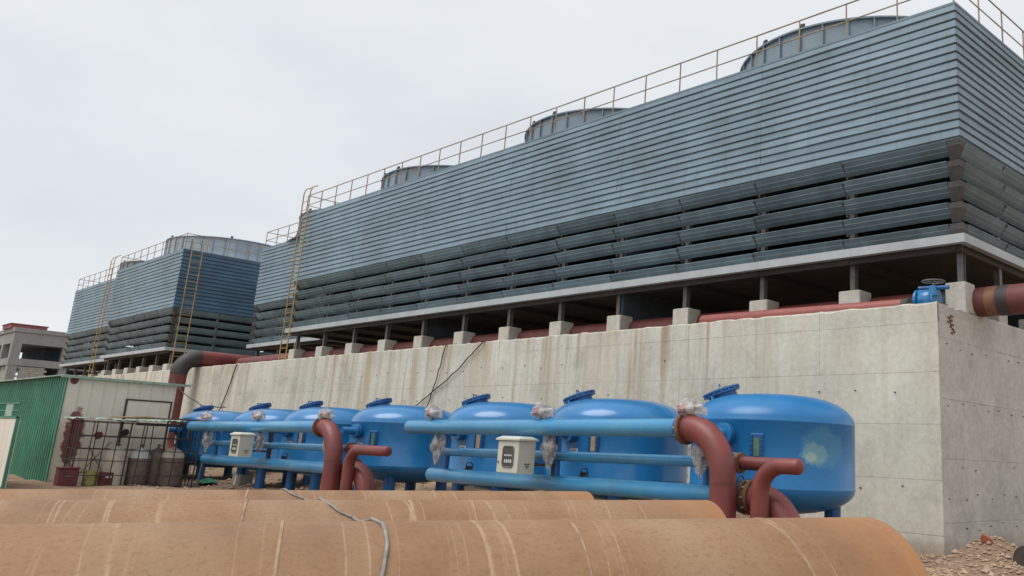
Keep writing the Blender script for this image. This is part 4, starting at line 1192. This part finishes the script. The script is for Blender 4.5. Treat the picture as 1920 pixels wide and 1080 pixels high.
for q, (ya, yb, xa, xb, zz) in enumerate([(8.9,10.6,-33.3,-32.7,2.13),(9.2,11.6,-33.0,-32.5,2.12),(9.4,10.2,-32.5,-32.7,2.15),(10.3,11.8,-32.9,-33.2,2.14)]):
    cch('roof_stick', MB().tube([(xa,ya,zz),(xb,(ya+yb)/2,zz+.03),(xb-.1,yb,zz+.01)], .022, 6), 'rebar' if q % 2 else 'board')
cch('roof_strip', MB().box((CX1-.05, 9.5, 1.90), (CX1+.02, 11.3, 1.99)), 'black')
def gas_cylinder(p, r, h, mat, top_mat, label, tilt=0):
    T = thing('gas_cylinder', p, label, 'gas cylinder', 'gas cylinders in the rebar cage', (0, tilt, 0))
    build('body', MB().lathe([(.0,.0),(r*.9,.0),(r,.04),(r,h*.36),(r+.006,h*.365),(r+.006,h*.385),(r,h*.39),(r,h*.72)], n=28), mat, T, smooth=True)
    build('shoulder', MB().lathe([(r,h*.72),(r*.98,h*.77),(r*.88,h*.84),(r*.66,h*.905),(r*.40,h*.95),(r*.22,h*.975),(r*.18,h),(.0,h)], n=28), top_mat, T, smooth=True)
    v = build('valve', MB().lathe([(.035,h-.02),(.035,h+.07),(.05,h+.075),(.05,h+.10),(.0,h+.105)], n=12), 'steel', T, smooth=True)
    build('valve_outlet', MB().tube([(0,0,h+.05),(.0,.09,h+.05)], .018, 8), 'steel', v)
    return T
gas_cylinder((-33.05, 9.22, 0.0), .36, 1.22, 'cyl_cream', 'cyl_cream', 'cream gas cylinder with rusty shoulder, leftmost in the cage')
gas_cylinder((-33.1, 9.93, 0.0), .31, 1.20, 'cyl_brown', 'white', 'brown gas cylinder with white top, second in the cage')
gas_cylinder((-33.35, 10.52, 0.0), .30, 1.22, 'cyl_brown', 'cyl_brown', 'dark brown gas cylinder, half hidden behind its neighbour')
gas_cylinder((-33.0, 10.88, 0.0), .36, 1.26, 'cyl_brown', 'cyl_cream', 'brown gas cylinder with pale shoulder, rightmost in the cage')
T = thing('metal_box', (-32.7, 7.9, 0), 'maroon metal box at the left of the rebar cage', 'box')
build('body', MB().bbox((-.25,-.26,0),(.2,.26,.52),.02), 'maroon', T); build('lid', MB().bbox((-.27,-.28,.521),(.22,.28,.56),.01), 'maroon', T)
build('handle', MB().tube([(.2,-.1,.3),(.24,-.1,.3),(.24,.1,.3),(.2,.1,.3)], .012, 6), 'steel', T)
T = thing('bucket', (-32.75, 8.55, 0), 'yellow-green ribbed bucket beside the maroon box', 'bucket')
build('body', MB().lathe([(.0,.0),(.17,.0),(.20,.2),(.21,.205),(.21,.225),(.20,.23),(.225,.44),(.24,.44),(.24,.47),(.215,.47),(.19,.05),(.0,.05)], n=24), 'olive', T, smooth=True)
build('handle', MB().tube([(0,.23*math.cos(a), .44-.16*math.sin(a)) for a in [PI*i/10 for i in range(11)]], .008, 6), 'steel', T)
T = thing('metal_box', (-32.8, 8.98, 0), 'small dark red box between the bucket and the cream cylinder', 'box')
build('body', MB().bbox((-.16,-.17,0),(.16,.17,.42),.015), 'maroon', T); build('latch', MB().box((.161,-.05,.25),(.168,.05,.31)), 'white', T); build('latch', MB().box((.161,.08,.25),(.168,.12,.31)), 'white', T)

# low cream cabinet with green lattice at the far left
T = thing('sheet_fence', (-31.0, 6.0, 0), 'cream sheet fence with green lattice on top at the left edge', 'fence')
build('body', MB().box((-5.0,.032,0),(-.04,.10,1.92)), 'cream', T)
for i in range(8): build('panel', MB().box((-5.0+.62*i,0,.05),(-5.0+.62*i+.60,.03,1.90)), 'cream', T)
build('corner_post', MB().box((-.03,-.02,-.1),(.05,.06,1.97)), 'green', T)
build('base_rail', MB().box((-5.0,-.02,-.1),(-.035,.04,.04)), 'rebar', T)
lt = build('lattice', MB().box((-5.0,-.02,2.33),(.05,.03,2.37)), 'green', T)
build('rail', MB().box((-5.0,-.02,1.93),(.05,.03,1.97)), 'green', lt); build('rail', MB().box((-5.0,-.01,2.13),(.05,.02,2.16)), 'green', lt)
for i in range(40): build('bar', MB().tube([(-5.0+.128*i,.005,1.95),(-5.0+.128*i,.005,2.35)], .014, 5), 'green', lt)
build('lattice_panel', MB().box((-1.6,-.012,1.98),(-.75,.018,2.32)), 'pale_green', lt)

# ------------------------------------------------------------------ unfinished building in the distance
bx, by = -110.0, 19.55
B = thing('concrete_building', (bx, by, 0), 'unfinished grey concrete frame building at the far left', 'building')
def bch(name, a, b, mat, parent=None): return build(name, MB().box(a, b), mat, parent or B)
bch('roof_slab', (-14,0,9.75), (0,9,11.2), 'old_concrete')
bch('parapet', (-14,-.12,10.9), (.12,9.1,11.32), 'old_concrete')
bch('floor_beam', (-14,-.05,7.55), (.05,9,8.25), 'old_concrete')
bch('floor_beam', (-14,-.05,3.4), (.05,9,4.1), 'old_concrete')
for yy in (0, 4.4, 8.2): bch('column', (-.85,yy,-.2), (-.0,yy+.8,9.75), 'old_concrete')
for xx in (-5, -9.5, -14): bch('column', (xx,.0,-.2), (xx+.8,.8,9.75), 'old_concrete')
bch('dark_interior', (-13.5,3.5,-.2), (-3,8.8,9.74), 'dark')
bm_ = MB().box((-.02,0,0),(.20,.37,.21)).mesh('brick'); bm_.materials.append(M['brick_white'])
for j in range(15):
    yq = .86 + (.2 if j % 2 else 0)
    while yq < 3.0:
        put('brick', bm_, None, B, (-.25+random.uniform(-.015,.015), yq, 4.12+.225*j))
        yq += .385
bm2 = MB().box((0,.0,0),(.37,.2,.21)).mesh('brick'); bm2.materials.append(M['brick_white'])
for j in range(15):
    xq = -1.3 - (.2 if j % 2 else 0)
    while xq > -4.0:
        put('brick', bm2, None, B, (xq, .2+random.uniform(-.015,.015), 4.12+.225*j)); xq -= .385
R_ = thing('roof_room', (bx-.8, by-.6, 11.2), 'dull red box-like room on top of the unfinished building', 'roof room')
build('wall', MB().box((-4,0.3,.12), (0,3.4,.50)), 'red_roof', R_); build('roof', MB().box((-4.1,.2,.501),(.1,3.5,.58)), 'red_roof', R_)

# ------------------------------------------------------------------ loose cables on the wall
def cable(label, pts, r=.02):
    pts = [Vector(p) for p in pts]
    sm = []
    for i in range(len(pts)-1):
        for t in range(6): sm.append(pts[i].lerp(pts[i+1], t/6) + Vector((.03*math.sin(i*3+t),0,.02*math.sin(t*2.1+i))))
    sm.append(pts[-1])
    T = thing('cable', pts[0], label, 'cable', 'black cables hanging on the concrete wall')
    build('cable_run', MB().tube([p-pts[0] for p in sm], r, 6), 'cable', T)
cable('black cable hanging steeply down the wall behind the tanks', [(-26.7,17.3,5.13),(-26.8,16.93,5.05),(-27.1,16.93,4.2),(-27.45,16.93,3.2),(-27.6,16.6,2.0)])
cable('black cable running obliquely down the wall to the left', [(-24.5,17.3,5.13),(-24.6,16.93,5.06),(-26.2,16.93,4.05),(-28.2,16.93,3.05),(-29.5,16.6,2.6)])
cable('short black cable on the wall near the red riser', [(-44.8,17.3,5.12),(-44.9,16.93,5.0),(-45.4,16.93,4.0),(-46.0,16.93,2.95),(-46.3,16.6,2.4)], .028)
cable('black cable sagging from the red riser to the leftmost tank', [(-49.9,15.8,4.3),(-46.5,15.4,3.5),(-42.5,14.9,2.9),(-36.5,13.6,2.75)], .022)

# ------------------------------------------------------------------ debris
rr_ = random.Random(21)
def rock(mb, p, s, r):
    vs = [(1,0,0),(-1,0,0),(0,1,0),(0,-1,0),(0,0,1),(0,0,-1)]
    fs = [(0,2,4),(2,1,4),(1,3,4),(3,0,4),(2,0,5),(1,2,5),(3,1,5),(0,3,5)]
    a = r.uniform(0, 6.28)
    k = [r.uniform(.6,1.3)*s for _ in range(6)]
    out = []
    for v, q in zip(vs, k):
        x, y, z = v[0]*q, v[1]*q, v[2]*q*.65
        out.append((p[0]+x*math.cos(a)-y*math.sin(a), p[1]+x*math.sin(a)+y*math.cos(a), p[2]+z))
    mb.add(out, fs)
mb = MB()
for i in range(4200):
    x = rr_.uniform(-9.2, -3.0); y = rr_.uniform(11.5, 16.95) if rr_.random() < .85 else rr_.uniform(16.95, 19.5)
    if y > 16.9 and x < -8.4: continue
    s = rr_.uniform(.012, .05)*(1.6 if rr_.random() < .12 else 1)
    rock(mb, (x, y, ground_z(x, y)+s*.25), s*(1.9 if rr_.random() < .06 else 1), rr_)
tag(build('rubble', mb, 'stone'), 'tan broken rubble heaped against the wall corner', 'rubble', kind='stuff')
mb = MB()
for i in range(3000):
    x = rr_.uniform(-45, -11); y = rr_.uniform(9.5, 16.9)
    s = rr_.uniform(.015, .06)*(2.0 if rr_.random() < .1 else 1)
    rock(mb, (x, y, ground_z(x, y)+s*.25), s, rr_)
tag(build('gravel', mb, 'stone'), 'scattered stones and clods under the tanks', 'gravel', kind='stuff')
T = thing('brick_piece', (-7.0, 15.55, ground_z(-7.0,15.55)+.05), 'broken red brick on top of the rubble heap', 'brick')
T.rotation_euler = (.3,.5,.6)
build('brick', MB().add([(-.11,-.06,-.05),(.10,-.06,-.05),(.11,.055,-.05),(-.09,.06,-.05),(-.10,-.055,.05),(.085,-.06,.055),(.07,.05,.05),(-.11,.05,.045)],[(0,3,2,1),(4,5,6,7),(0,1,5,4),(1,2,6,5),(2,3,7,6),(3,0,4,7)]), 'brick_red', T)
# dark steel drum at the right edge of the picture
T = thing('steel_drum', (-6.10, 15.30, ground_z(-6.10,15.30)-.14), 'dark round drum at the right edge beside the rubble', 'drum')
build('body', MB().lathe([(.0,-.28),(.22,-.28),(.235,-.26),(.22,-.1),(.235,-.08),(.22,-.06),(.22,.1),(.235,.12),(.22,.14),(.235,.26),(.22,.28),(.0,.28)], (0,0,.24), 24, 'Y'), 'cyl_dark', T, smooth=True)
build('lid', MB().lathe([(.0,-.29),(.2,-.29),(.2,-.281),(.0,-.281)], (0,0,.24), 24, 'Y'), 'rebar', T, smooth=True)
T = thing('stone_block', (-31.2, 12.5, ground_z(-31.2,12.5)), 'grey concrete block with white paper on it under the left tanks', 'block')
build('block', MB().bbox((-.25,-.2,-.05),(.35,.25,.36),.03), 'old_concrete', T); build('paper', MB().add([(-.05,-.21,.02),(.08,-.21,.02),(.12,-.207,.37),(.0,-.207,.37),(.14,.1,.372),(.02,.1,.372)],[(0,1,2,3),(3,2,4,5)]), 'white', T)
T = thing('plastic_sheet', (-33.2, 12.2, ground_z(-33.2,12.2)), 'crumpled green plastic sheet on the ground left of the tanks', 'sheet')
mb = MB()
for i in range(9):
    for j in range(7): mb.v.append((-.4+.1*i+rr_.uniform(-.03,.03), -.3+.1*j+rr_.uniform(-.03,.03), .04+.16*math.exp(-((i-4)/3)**2-((j-3)/2.5)**2)+rr_.uniform(0,.05)))
for i in range(8):
    for j in range(6): mb.f.append((i*7+j, (i+1)*7+j, (i+1)*7+j+1, i*7+j+1))
build('film', mb, 'green_sheet', T)
bd = [(-22.2, 15.6, 'tan board standing against the wall behind the fourth tank'), (-19.4, 15.7, 'tan board leaning behind the third tank'), (-27.6, 15.7, 'tan board leaning behind the fifth tank'), (-33.0, 15.8, 'tan board leaning behind the sixth tank')]
for x, y, lab in bd:
    T = thing('formwork_board', (x, y, ground_z(x,y)), lab, 'board', 'formwork boards behind the tanks')
    T.rotation_euler = (-.25, 0, .05)
    build('board', MB().box((-1.1,-.01,-.1),(1.1,.012,.55)), 'board', T); build('batten', MB().box((-1.05,-.05,.2),(1.05,-.011,.28)), 'board', T)
